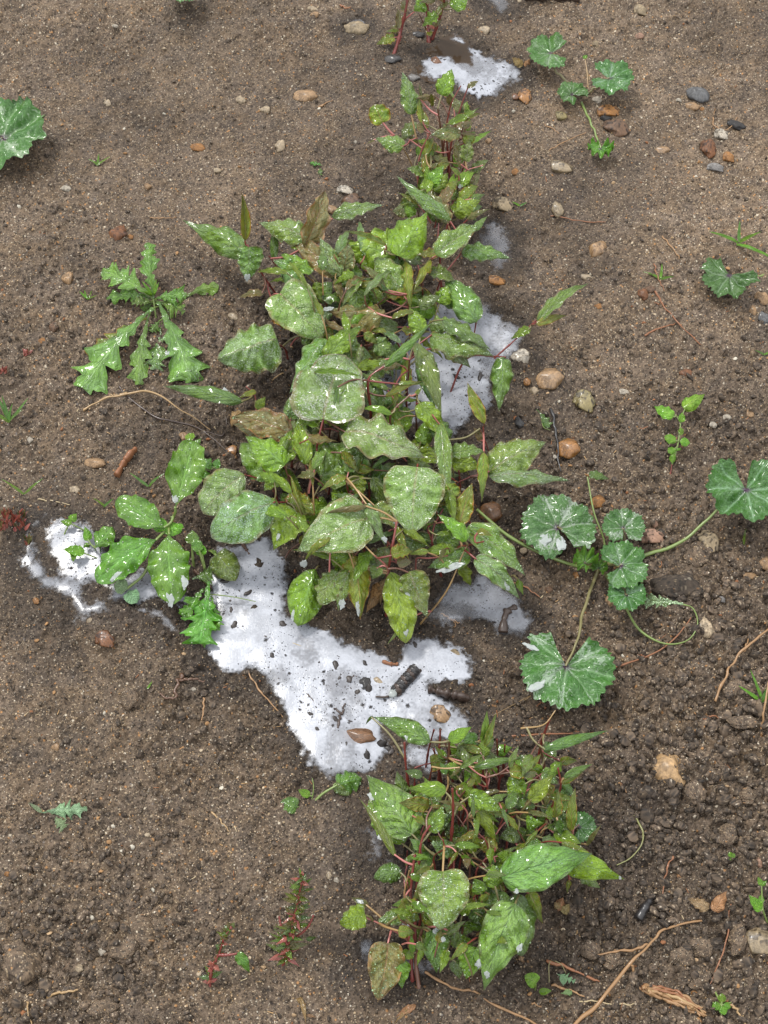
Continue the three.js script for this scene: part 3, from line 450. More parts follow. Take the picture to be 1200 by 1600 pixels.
// ---------------------------------------------------------------- the big weed clump in the middle
const CLUMPS = 'red stemmed weed clumps in a row';
{
  const p = new Plant('weed_clump', 570, 760, 'largest clump of broad speckled green leaves on red stems, in the middle', 'weed', CLUMPS), r = rng(21);
  for (const s of [
    [[[435, 462, 0], [412, 432, 3.5], [384, 382, 7]], 1.5], [[[455, 440, 0], [432, 416, 3], [420, 400, 4.5]], 1], [[[510, 420, 0], [503, 385, 3], [502, 362, 5]], 1.3],
    [[[540, 500, 0], [532, 450, 4], [528, 428, 6]], 1.6], [[[610, 470, 0], [605, 430, 4], [601, 390, 8]], 1.7], [[[632, 480, 0], [630, 430, 4], [622, 396, 7]], 1.6], [[[690, 450, 0], [688, 400, 4], [700, 350, 8]], 1.6],
    [[[655, 480, 0], [660, 440, 3], [672, 404, 6]], 1.5, 'brown'], [[[675, 490, 0], [688, 440, 4], [720, 396, 6]], 1.6], [[[745, 560, 0], [740, 535, 2], [744, 503, 4.5]], 1.4], [[[772, 560, 1.5], [806, 530, 3], [838, 500, 4.5]], 1.3, 'red'],
    [[[700, 620, 0], [730, 560, 3], [772, 557, 5], [790, 558, 5.5]], 1.5], [[[450, 560, 0], [445, 545, 2], [425, 535, 5]], 1.5], [[[500, 735, 0], [502, 690, 5], [506, 652, 8]], 2, 'brown'], [[[582, 720, 0], [579, 640, 6], [577, 590, 9.5], [600, 573, 10]], 1.9],
    [[[620, 740, 0], [612, 680, 6], [612, 645, 9], [640, 618, 10]], 1.6, 'brown'], [[[635, 640, 0], [637, 600, 4], [640, 562, 7]], 1.5], [[[440, 800, 0], [425, 760, 4], [398, 705, 6.5]], 1.7], [[[470, 800, 0], [455, 760, 4], [444, 725, 7]], 1.6, 'brown'],
    [[[500, 800, 0], [490, 765, 4], [476, 722, 6]], 1.5], [[[425, 760, 3], [395, 745, 5], [380, 742, 5.5]], 1.2], [[[470, 790, 3], [448, 785, 5], [428, 785, 6]], 1.3], [[[545, 790, 0], [540, 765, 4], [500, 742, 6], [495, 700, 7]], 1.5],
    [[[560, 800, 2], [545, 770, 6], [540, 745, 9]], 1.3], [[[605, 960, 0], [606, 900, 4], [614, 850, 8], [620, 815, 9]], 1.9], [[[606, 900, 4], [604, 885, 6], [585, 868, 8]], 1.2, 'pink'], [[[650, 900, 0], [650, 878, 3], [652, 872, 4], [672, 872, 5], [700, 868, 5.5]], 1.2, 'pink'],
    [[[690, 900, 0], [676, 852, 5], [670, 822, 7], [690, 816, 7]], 1.6], [[[700, 860, 3], [730, 852, 6], [756, 846, 7.5]], 1.5], [[[758, 745, 0], [757, 710, 3], [755, 665, 6]], 1.3], [[[764, 720, 0], [762, 700, 3], [750, 670, 5]], .9],
    [[[715, 770, 2], [700, 762, 4], [735, 745, 5]], 1.2], [[[400, 650, 0], [398, 618, 2], [385, 604, 3.5]], 1.2, 'pink'], [[[655, 700, 0], [650, 650, 5], [652, 610, 8]], 1.4, 'brown'], [[[575, 560, 0], [572, 520, 4], [575, 480, 7]], 1.5, 'brown'], [[[640, 540, 0], [640, 500, 4], [636, 460, 7]], 1.5],
  ]) p.stem(s[0], s[1] * .85, s[2] ?? 'red', { nodes: 3 });
  p.stem([[655, 975, 0], [690, 935, 2.5], [704, 912, 4], [722, 868, 6], [730, 852, 6.5]], .95, 'tan', { nodes: 4, label: 1 });
  for (const l of [
    [384, 400, 6, 286, 345, 5, 52, 'l', 'K4', { wave: .3, fold: -.2, curl: .7, roll: .1 }], [390, 386, 7, 386, 437, 4, 46, 'h', 'K1', { wave: .25, curl: .5 }], [383, 376, 7.5, 377, 301, 11, 26, 'l', 'K3', { fold: .8, curl: -.5, arch: .02, wave: .12 }],
    [480, 374, 7, 404, 348, 5, 48, 'o', 'K1', { curl: .8 }], [476, 388, 6.5, 509, 297, 8, 50, 'o', 'K5', { curl: .3, fold: .4, roll: -.7 }], [478, 392, 6, 456, 345, 6, 34, 'o', 'K2'], [428, 408, 3, 432, 348, 5, 15, 'l', 'K4'], [519, 340, 5.5, 599, 322, 6, 36, 'l', 'K1', { curl: .6, wave: .2 }],
    [527, 428, 6.5, 456, 376, 6, 48, 'o', 'K5', { wave: .3, crinkle: .18 }], [532, 430, 6.5, 500, 372, 8, 34, 'o', 'P1', { wave: .3, crinkle: .15 }], [536, 425, 6, 545, 380, 8, 30, 'o', 'K5'], [618, 400, 7.5, 535, 385, 6, 90, 'o', 'K2', { curl: .9, crinkle: .12 }], [560, 410, 5, 538, 372, 6, 52, 'o', 'K2'],
    [622, 400, 9, 668, 330, 10, 60, 'o', 'K2', { curl: .5, wave: .2 }], [616, 396, 8.5, 640, 338, 9, 40, 'o', 'K2'], [605, 385, 9, 538, 362, 9.5, 15, 'l', 'K3', { fold: .7, arch: .2 }], [562, 440, 5, 500, 418, 5, 46, 'o', 'K4'], [628, 458, 6.5, 585, 404, 7.5, 50, 'h', 'K1', { curl: .5 }],
    [600, 456, 7, 536, 462, 6, 15, 'l', 'K3', { arch: .65, fold: .6 }], [604, 458, 7, 566, 414, 8.5, 16, 'l', 'K5', { arch: .3, crinkle: .2 }], [598, 494, 7, 508, 484, 5.5, 62, 'o', 'K5', { curl: .6 }], [560, 450, 6.5, 555, 495, 5.5, 44, 'o', 'K4'], [437, 458, 7, 504, 530, 5, 84, 'h', 'P1', { curl: .25, wave: .05, roll: 0, twist: 0 }], [430, 480, 4, 470, 525, 3, 40, 'o', 'K3'],
    [632, 404, 8, 641, 490, 6, 24, 'l', 'K3', { wave: .5, arch: .25 }], [672, 404, 7, 645, 456, 7, 20, 'l', 'K3', { wave: .5, curl: .8 }], [682, 400, 8, 750, 350, 8, 50, 'o', 'K1', { wave: .25, curl: .5 }], [740, 362, 8, 762, 338, 8.5, 14, 'l', 'K1'], [722, 396, 6.5, 800, 404, 5.5, 36, 'o', 'K1', { curl: .8, arch: .25 }], [744, 503, 5, 693, 430, 5, 52, 'o', 'K4', { roll: .2, fold: .3 }],
    [838, 504, 5, 922, 440, 5, 25, 'l', 'K1', { fold: .4, wave: .25 }], [838, 507, 5, 886, 493, 4.5, 18, 'o', 'K3', { fold: .4 }], [828, 514, 4, 798, 530, 3, 17, 'o', 'K2'], [785, 558, 5.5, 779, 643, 3, 40, 'o', 'K4', { wave: .4, crinkle: .12 }], [788, 558, 5.5, 770, 590, 4, 14, 'l', 'K4'],
    [672, 522, 8, 770, 558, 6, 54, 'o', 'K1', { curl: .6, fold: -.2 }], [690, 498, 8.5, 768, 548, 7, 36, 'l', 'K4', { wave: .35 }], [690, 540, 7, 735, 575, 5, 30, 'o', 'P1'], [602, 574, 10, 678, 503, 10, 23, 'l', 'K1', { curl: 1.2, fold: -.3, arch: .08 }], [650, 535, 8, 690, 655, 6, 34, 'l', 'K4', { wave: .3 }], [662, 560, 6, 680, 640, 4, 36, 'o', 'K4'], [655, 630, 8, 703, 690, 6, 36, 'o', 'K2', { crinkle: .15 }],
    [688, 662, 8, 702, 800, 6, 34, 'l', 'K1', { curl: .8 }], [432, 530, 6, 340, 562, 5.5, 96, 'h', 'P1', { fold: -.45, curl: .35, roll: .15, twist: 0, arch: .12 }], [508, 530, 6, 452, 615, 4, 56, 'o', 'K1', { curl: .4, wave: .2 }], [512, 562, 6.5, 566, 510, 7.5, 44, 'o', 'K2', { fold: .4 }], [540, 560, 6, 555, 520, 7, 36, 'o', 'K1'],
    [505, 655, 9.5, 540, 554, 9.5, 122, 'h', 'P1', { arch: .1, curl: .2, wave: .04, roll: 0, twist: 0, fold: .12 }], [490, 582, 11, 572, 590, 10.5, 13, 'l', 'K2', { arch: .12, fold: .6 }], [527, 602, 10.8, 533, 672, 8, 13, 'l', 'K1', { fold: .8 }], [600, 560, 7, 572, 600, 6, 36, 'o', 'K1'], [590, 640, 6, 575, 580, 7, 38, 'o', 'K4'], [380, 628, 4.5, 253, 602, 3.5, 30, 'l', 'K4', { curl: .9, wave: .3, arch: .1 }],
    [454, 678, 6, 360, 652, 5, 56, 'o', 'K5', { fold: .35, crinkle: .15 }], [420, 680, 4, 362, 662, 3.5, 30, 'o', 'K5'], [445, 727, 7, 384, 682, 7, 56, 'o', 'K2', { curl: .3 }], [448, 720, 6.5, 455, 672, 7, 38, 'o', 'K2'], [425, 745, 4.5, 376, 692, 4, 60, 'h', 'K4'], [477, 726, 7, 465, 654, 8, 34, 'l', 'K2', { fold: .4 }],
    [540, 676, 9, 664, 716, 8, 88, 'o', 'P1', { curl: .35, crinkle: .1 }], [500, 745, 6.5, 572, 700, 7.5, 74, 'o', 'K4', { wave: .25, crinkle: .15 }], [570, 745, 6, 510, 690, 7, 44, 'o', 'K1'], [535, 705, 8.5, 560, 740, 7.5, 20, 'l', 'K3'], [540, 745, 9.3, 497, 770, 8.5, 16, 'l', 'K3', { arch: .5 }], [560, 742, 8, 565, 785, 6, 28, 'o', 'K2'], [582, 745, 7.5, 600, 800, 5, 22, 'l', 'K4'],
    [652, 730, 9.5, 644, 833, 8, 98, 'h', 'P1', { curl: .25, wave: .05, fold: -.1, roll: 0, twist: 0 }], [690, 745, 7, 690, 785, 6, 40, 'o', 'K1'], [576, 808, 9, 464, 862, 7, 96, 'o', 'P1', { curl: .35, wave: .06, roll: 0, twist: 0 }], [575, 790, 10, 508, 803, 9, 16, 'l', 'K5', { curl: 1 }], [382, 742, 6, 318, 803, 4.5, 70, 'e', 'P1', { curl: .3, roll: .1, twist: 0 }],
    [430, 784, 6.5, 330, 840, 5, 82, 'e', 'P1', { curl: .3, wave: .06, roll: 0, twist: 0 }], [465, 800, 5.5, 428, 860, 4, 60, 'o', 'K2', { wave: .15 }], [455, 745, 6, 480, 815, 5.5, 13, 'l', 'K3', { curl: 1.4 }], [492, 890, 3, 465, 978, 1.6, 66, 'e', 'K2', { curl: .25, wave: .05 }], [532, 892, 4.5, 498, 945, 3, 56, 'e', 'K1'], [552, 868, 6, 563, 968, 3, 58, 'o', 'K3', { fold: -.5, curl: .5 }], [545, 890, 5, 528, 955, 3, 34, 'o', 'K1'],
    [610, 893, 5, 634, 1005, 2, 52, 'e', 'K2', { fold: -.2 }], [640, 893, 5.5, 668, 965, 3, 54, 'o', 'K1', { curl: .5 }], [650, 960, 2.5, 604, 1008, 1, 12, 'l', 'K1'], [590, 885, 6, 582, 905, 5, 24, 'o', 'K1'], [571, 785, 9.8, 602, 853, 8, 26, 'l', 'P1', { curl: .9 }], [585, 790, 8.6, 625, 830, 7, 34, 'o', 'K1'], [612, 868, 8.4, 645, 862, 8, 28, 'o', 'K3', { fold: .5 }], [620, 880, 7.8, 644, 878, 7.5, 18, 'o', 'K5'],
    [735, 868, 5.5, 668, 888, 4, 42, 'o', 'K1'], [715, 885, 4.5, 735, 915, 3, 26, 'o', 'K2'], [730, 825, 7, 820, 900, 4.5, 52, 'o', 'K1', { curl: .4 }], [742, 872, 7, 812, 936, 3.5, 40, 'o', 'P1', { curl: .6 }], [810, 905, 2.5, 818, 930, 2, 14, 'l', 'K2'], [728, 846, 8, 683, 803, 8.5, 28, 'o', 'K2', { fold: .4 }], [745, 830, 8, 770, 838, 8, 14, 'l', 'K3', { arch: .3 }], [690, 830, 5, 715, 865, 4.5, 42, 'o', 'K4'], [650, 830, 6, 640, 865, 5, 60, 'o', 'K4'],
    [718, 820, 6, 738, 755, 7.5, 32, 'o', 'K3', { wave: .3 }], [690, 795, 5.5, 728, 783, 5.5, 26, 'o', 'K1'], [762, 738, 5, 854, 690, 5, 66, 'o', 'K1', { curl: .4, wave: .25 }], [764, 744, 5.5, 892, 752, 3, 38, 'l', 'P1', { curl: .6, wave: .3 }], [756, 706, 7, 752, 785, 5, 22, 'l', 'K3', { curl: .8 }], [705, 708, 7, 757, 706, 7, 28, 'o', 'K4', { wave: .4 }], [757, 662, 7, 730, 597, 8.5, 24, 'l', 'K3', { fold: .5, crinkle: .2 }], [752, 690, 4, 740, 668, 5, 16, 'l', 'K5'],
    [700, 690, 5, 668, 640, 6, 40, 'o', 'K4'], [640, 700, 4, 690, 725, 4, 40, 'o', 'K2'], [600, 620, 8, 660, 596, 9, 13, 'l', 'K3', { arch: .25 }], [620, 600, 9.2, 668, 602, 8.5, 10, 'l', 'K3', { arch: .2 }], [648, 618, 9.5, 660, 605, 10, 8, 'l', 'K3'], [612, 648, 9.5, 558, 640, 9, 13, 'l', 'K2', { arch: .35 }], [655, 480, 6, 690, 462, 7, 22, 'o', 'K4'], [612, 498, 7.5, 655, 490, 7.5, 12, 'l', 'K3', { arch: .4 }], [660, 520, 7, 640, 480, 8, 30, 'o', 'K2'],
    [412, 458, 4, 372, 466, 3, 16, 'l', 'K5'], [440, 430, 6, 488, 415, 6, 18, 'l', 'K2', { arch: .5 }], [495, 470, 5, 520, 440, 6, 34, 'o', 'K4'], [480, 520, 4.5, 500, 550, 4, 40, 'o', 'K4'], [470, 330 + 60, 5, 505, 400, 5, 28, 'o', 'K4'], [585, 535, 6, 620, 560, 5, 36, 'o', 'K4'], [400, 612, 3, 372, 622, 3, 12, 'o', 'K3'], [402, 640, 3, 415, 620, 4, 16, 'o', 'K2'],
  ]) p.leaf(l);
  const poly = [[430, 410], [560, 370], [690, 380], [700, 480], [640, 560], [640, 640], [720, 720], [740, 830], [690, 890], [600, 900], [500, 890], [430, 800], [400, 700], [470, 640], [470, 520]];
  for (let k = 0, n = 0; n < 105 && k < 900; k++) {                // small shaded leaves lower down in the clump
    const x = 390 + 360 * r(), y = 370 + 530 * r(); if (sdf(poly, x, y) > 0) continue; n++;
    const a = r() * 6.283, l = 30 + 34 * r(), h = 1.6 + 5.2 * r(); p.leaf([x, y, h, x + Math.cos(a) * l, y + Math.sin(a) * l * .8, h - .7 + 1.4 * r(), 18 + 28 * r(), pick(['o', 'o', 'l', 'h'], r), pick(['K4', 'K1', 'K1', 'K2', 'K2', 'P1', 'K3', 'K2'], r), { wave: .35, crinkle: .12, reach: .028, mm: .7 }]);
  }
  for (let k = 0, n = 0; n < 34 && k < 400; k++) { const x = 400 + 330 * r(), y = 400 + 490 * r(); if (sdf(poly, x, y) > -6) continue; n++; const q = 3 + 4 * r(), dx = 26 * (r() - .5); p.stem([[x, y, 0], [x + dx * .4, y - q * 4, q * .5], [x + dx, y - q * 7.5, q]], 1 + .5 * r(), pick(['red', 'brown', 'red', 'olive'], r), { nodes: 3 }); }
  for (let k = 0, n = 0; n < 110 && k < 1300; k++) {                // narrow twisted young leaves on top
    const x = 400 + 330 * r(), y = 370 + 510 * r(); if (sdf(poly, x, y) > -8) continue; n++;
    const a = r() * 6.283, l = 30 + 40 * r(), h = 5 + 4 * r(); p.leaf([x, y, h, x + Math.cos(a) * l, y + Math.sin(a) * l * .8, h - 2.4 + 1.8 * r(), 9 + 12 * r(), 'l', pick(['K3', 'K1', 'K2', 'K2', 'K5', 'P1'], r), { wave: .45, curl: 1.2 * r() - .2, twist: 1.6 * (r() - .5), arch: .1 + .35 * r(), reach: .028, mm: .7 }]);
  }
  for (const b of [[386, 434, 4.4, 5, 7], [511, 483, 6.4, 12, 5, .1], [353, 596, 3.4, 5, 4], [332, 862, 4.3, 3, 9], [560, 950, 4.4, 5, 12], [538, 948, 4.2, 10, 6, .4], [458, 962, 2.7, 9, 6], [478, 882, 4.4, 6, 9], [635, 990, 2.8, 7, 5], [638, 928, 5, 6, 10, -.2], [704, 886, 5.2, 24, 7, .2], [790, 915, 5.2, 12, 5, .6], [602, 842, 8.6, 5, 6], [618, 815, 9.4, 5, 9], [435, 838, 5.2, 9, 5, .6]]) p.blob(...b);
  p.done(6500);
}
// ---------------------------------------------------------------- the thin clump above it
{
  const p = new Plant('weed_clump', 690, 300, 'thin clump of small olive leaves on long red stems behind the largest clump', 'weed', CLUMPS), r = rng(22);
  for (const s of [
    [[[655, 300, 0], [653, 262, 3], [660, 232, 5.5], [672, 208, 8]], 1.7, 'pink'], [[[655, 285, 0], [640, 250, 3], [630, 232, 5]], 1, 'tan'], [[[660, 232, 5.5], [640, 218, 6]], 1.2, 'pink'], [[[652, 215, 6.5], [640, 220, 6.5]], 1, 'pink'], [[[690, 290, 0], [692, 240, 4], [688, 198, 8], [684, 170, 10.5]], 1.7, 'brown'],
    [[[705, 300, 0], [700, 240, 4], [697, 200, 8], [702, 175, 10]], 1.7, 'red'], [[[700, 270, 2], [705, 225, 6], [716, 180, 9], [732, 134, 12]], 1.5, 'red'], [[[690, 260, 2], [697, 200, 7], [706, 160, 11], [720, 134, 12.5]], 1.2, 'red'], [[[692, 255, 2], [712, 225, 4.5], [728, 212, 6]], 1.2, 'brown'], [[[720, 300, 0], [722, 270, 3], [727, 250, 5]], 1.3, 'red'],
    [[[700, 350, 0], [712, 300, 3], [724, 270, 5], [755, 258, 6]], 1.2, 'pink'], [[[690, 340, 0], [684, 300, 3], [680, 262, 6]], 1.4, 'brown'], [[[672, 330, 0], [668, 295, 3], [672, 262, 5]], 1.3, 'red'], [[[715, 340, 0], [716, 310, 3], [715, 285, 5]], 1.6, 'brown'], [[[700, 360, 0], [708, 330, 2.5], [712, 312, 4]], 1.4, 'red'],
  ]) p.stem(s[0], s[1] * .8, s[2], { nodes: 3 });
  for (const l of [
    [690, 149, 11.5, 706, 108, 13, 36, 'o', 'K2', { roll: .1 }], [643, 179, 8.5, 628, 112, 11, 30, 'o', 'K1', { curl: .4 }], [598, 192, 7, 585, 163, 8, 36, 'h', 'K3', { from: [616, 212, 6], stalk: 'pink', mm: 1.1 }], [630, 230, 6.5, 586, 216, 6, 32, 'o', 'K1'], [586, 217, 6, 572, 226, 5.5, 5, 'l', 'K5'], [648, 190, 6, 628, 222, 5, 28, 'o', 'K4'],
    [720, 208, 8, 672, 212, 8, 28, 'o', 'K5', { curl: .4 }], [720, 209, 8, 754, 214, 7.5, 5, 'l', 'K5'], [700, 194, 9, 750, 168, 10, 18, 'l', 'K2', { fold: .6, arch: -.1 }], [712, 190, 8.5, 752, 178, 9, 16, 'o', 'K3'], [727, 252, 6, 734, 220, 7.5, 26, 'o', 'K1'], [660, 192, 8.5, 656, 152, 10, 14, 'l', 'K3', { crinkle: .2 }], [658, 158, 10, 654, 130, 11.5, 6, 'l', 'K5'], [664, 206, 8, 652, 190, 8.5, 16, 'o', 'K5'],
    [682, 150, 10, 650, 154, 11, 18, 'o', 'K5', { curl: .8 }], [676, 168, 9, 672, 146, 11, 8, 'l', 'K3', { arch: .4 }], [702, 165, 10.5, 702, 144, 12, 12, 'l', 'K5'], [730, 138, 12, 748, 126, 12.5, 11, 'l', 'K5'], [720, 180, 8, 724, 165, 9, 10, 'l', 'K5'], [722, 198, 7, 740, 190, 7, 16, 'o', 'K5'], [674, 245, 5, 668, 228, 5.5, 12, 'o', 'K2'],
    [668, 295, 5, 694, 258, 6.5, 28, 'l', 'K2', { fold: .4 }], [675, 290, 4, 668, 255, 5, 22, 'o', 'K2'], [680, 300, 4, 700, 270, 5, 26, 'o', 'K2'], [690, 298, 4, 716, 278, 5, 24, 'o', 'K1'], [704, 345, 6.5, 619, 273, 8, 30, 'l', 'K1', { fold: -.35, curl: .6, arch: .1 }], [700, 350, 5, 668, 300, 6, 30, 'l', 'K5', { fold: .3 }], [640, 330, 4, 612, 330, 3.5, 26, 'o', 'K5'], [652, 325, 5, 640, 292, 6, 54, 'o', 'K1', { crinkle: .1 }], [655, 320, 6, 620, 300, 6.5, 10, 'l', 'K3'],
    [718, 275, 6, 702, 260, 7, 10, 'l', 'K3'], [715, 290, 5, 742, 268, 5.5, 22, 'o', 'K2'], [724, 300, 4.5, 746, 292, 5, 30, 'o', 'K2', { curl: .5 }], [708, 332, 5, 752, 312, 5, 36, 'o', 'K2', { curl: .4 }], [735, 312, 5, 758, 304, 5, 16, 'l', 'K1'], [722, 258, 6, 714, 254, 6.5, 12, 'o', 'K5'], [718, 300, 4, 700, 312, 3.5, 26, 'o', 'K4'], [688, 322, 3, 680, 350, 3, 26, 'o', 'K4'], [730, 330, 2, 745, 345, 2, 18, 'o', 'K4'],
    [672, 262, 5.5, 686, 254, 6, 8, 'l', 'K5'], [655, 298, 2.5, 660, 262, 4, 12, 'l', 'K3'],
  ]) p.leaf(l);
  for (let k = 0; k < 10; k++) { const x = 670 + 60 * r(), y = 250 + 90 * r(), q = 2 + 4 * r(); p.stem([[x, y, 0], [x + 4, y - q * 4, q * .5], [x + 12 * (r() - .5), y - q * 7, q]], 1, pick(['red', 'brown'], r), { nodes: 2 }); }
  for (let k = 0; k < 44; k++) { const x = 645 + 95 * r(), y = 165 + 185 * r(), a = -1.57 + 2.6 * (r() - .5), l = 22 + 20 * r(), h = 1.5 + 4.5 * r(); p.leaf([x, y, h, x + Math.cos(a) * l, y + Math.sin(a) * l, h + 1.2 * r(), 9 + 15 * r(), pick(['o', 'l'], r), pick(['K2', 'K1', 'K3', 'K5', 'K5', 'K3'], r), { wave: .3, reach: .028, mm: .7 }]); }
  p.blob(718, 292, 4.6, 4, 4); p.done(500);
}
// ---------------------------------------------------------------- the sprouts cut by the top edge
{
  const p = new Plant('weed_clump', 660, 70, 'topmost clump with red shoots cut off by the top edge', 'weed', CLUMPS);
  for (const s of [[[[615, 84, 0], [626, 50, 3], [635, 10, 6], [640, -40, 9]], 2, 'red'], [[[670, 66, 0], [668, 20, 3.5], [664, -30, 8]], 2.4, 'red'], [[[674, 62, 0], [688, 25, 3.5], [698, -20, 8]], 2.2, 'red'], [[[632, 30, 4], [648, 18, 5]], 1.2, 'pink'], [[[668, 50, 1], [655, 22, 3.5]], 1, 'brown'], [[[622, 70, 1], [628, 56, 2.2]], 1, 'pink']]) p.stem(s[0], s[1], s[2], { nodes: 4 });
  for (const l of [[617, 58, 2.5, 587, 70, 1.5, 18, 'o', 'K3', { wave: .4 }], [622, 46, 3.5, 621, 12, 5, 12, 'l', 'K5'], [622, 48, 3, 602, 50, 3, 7, 'l', 'K3'], [684, 24, 4.5, 660, 42, 3.5, 26, 'o', 'K2'], [664, 4, 6, 646, 18, 5, 28, 'o', 'K2'], [708, 14, 5, 732, -4, 5.5, 30, 'o', 'K2'], [680, -2, 6.5, 655, 4, 6.5, 14, 'o', 'K5'], [640, -20, 8, 610, -14, 8, 26, 'o', 'K2'], [668, -25, 8, 690, -30, 9, 26, 'o', 'K2']]) p.leaf(l);
  const r = rng(24); for (let k = 0; k < 16; k++) { const t = r(), s = k % 2, x = (s ? mix(672, 695, t) : mix(618, 638, t)) + 3 * (r() - .5), y = mix(60, -8, t), a = r() * 6.283; p.leaf([x, y, 1 + 6 * t, x + Math.cos(a) * (9 + 12 * r()), y + Math.sin(a) * 12 - 5, 1.5 + 6 * t, 6 + 8 * r(), 'l', pick(['R', 'K5', 'K3', 'K5'], r), { stalk: false }]); }
  p.done(200);
}
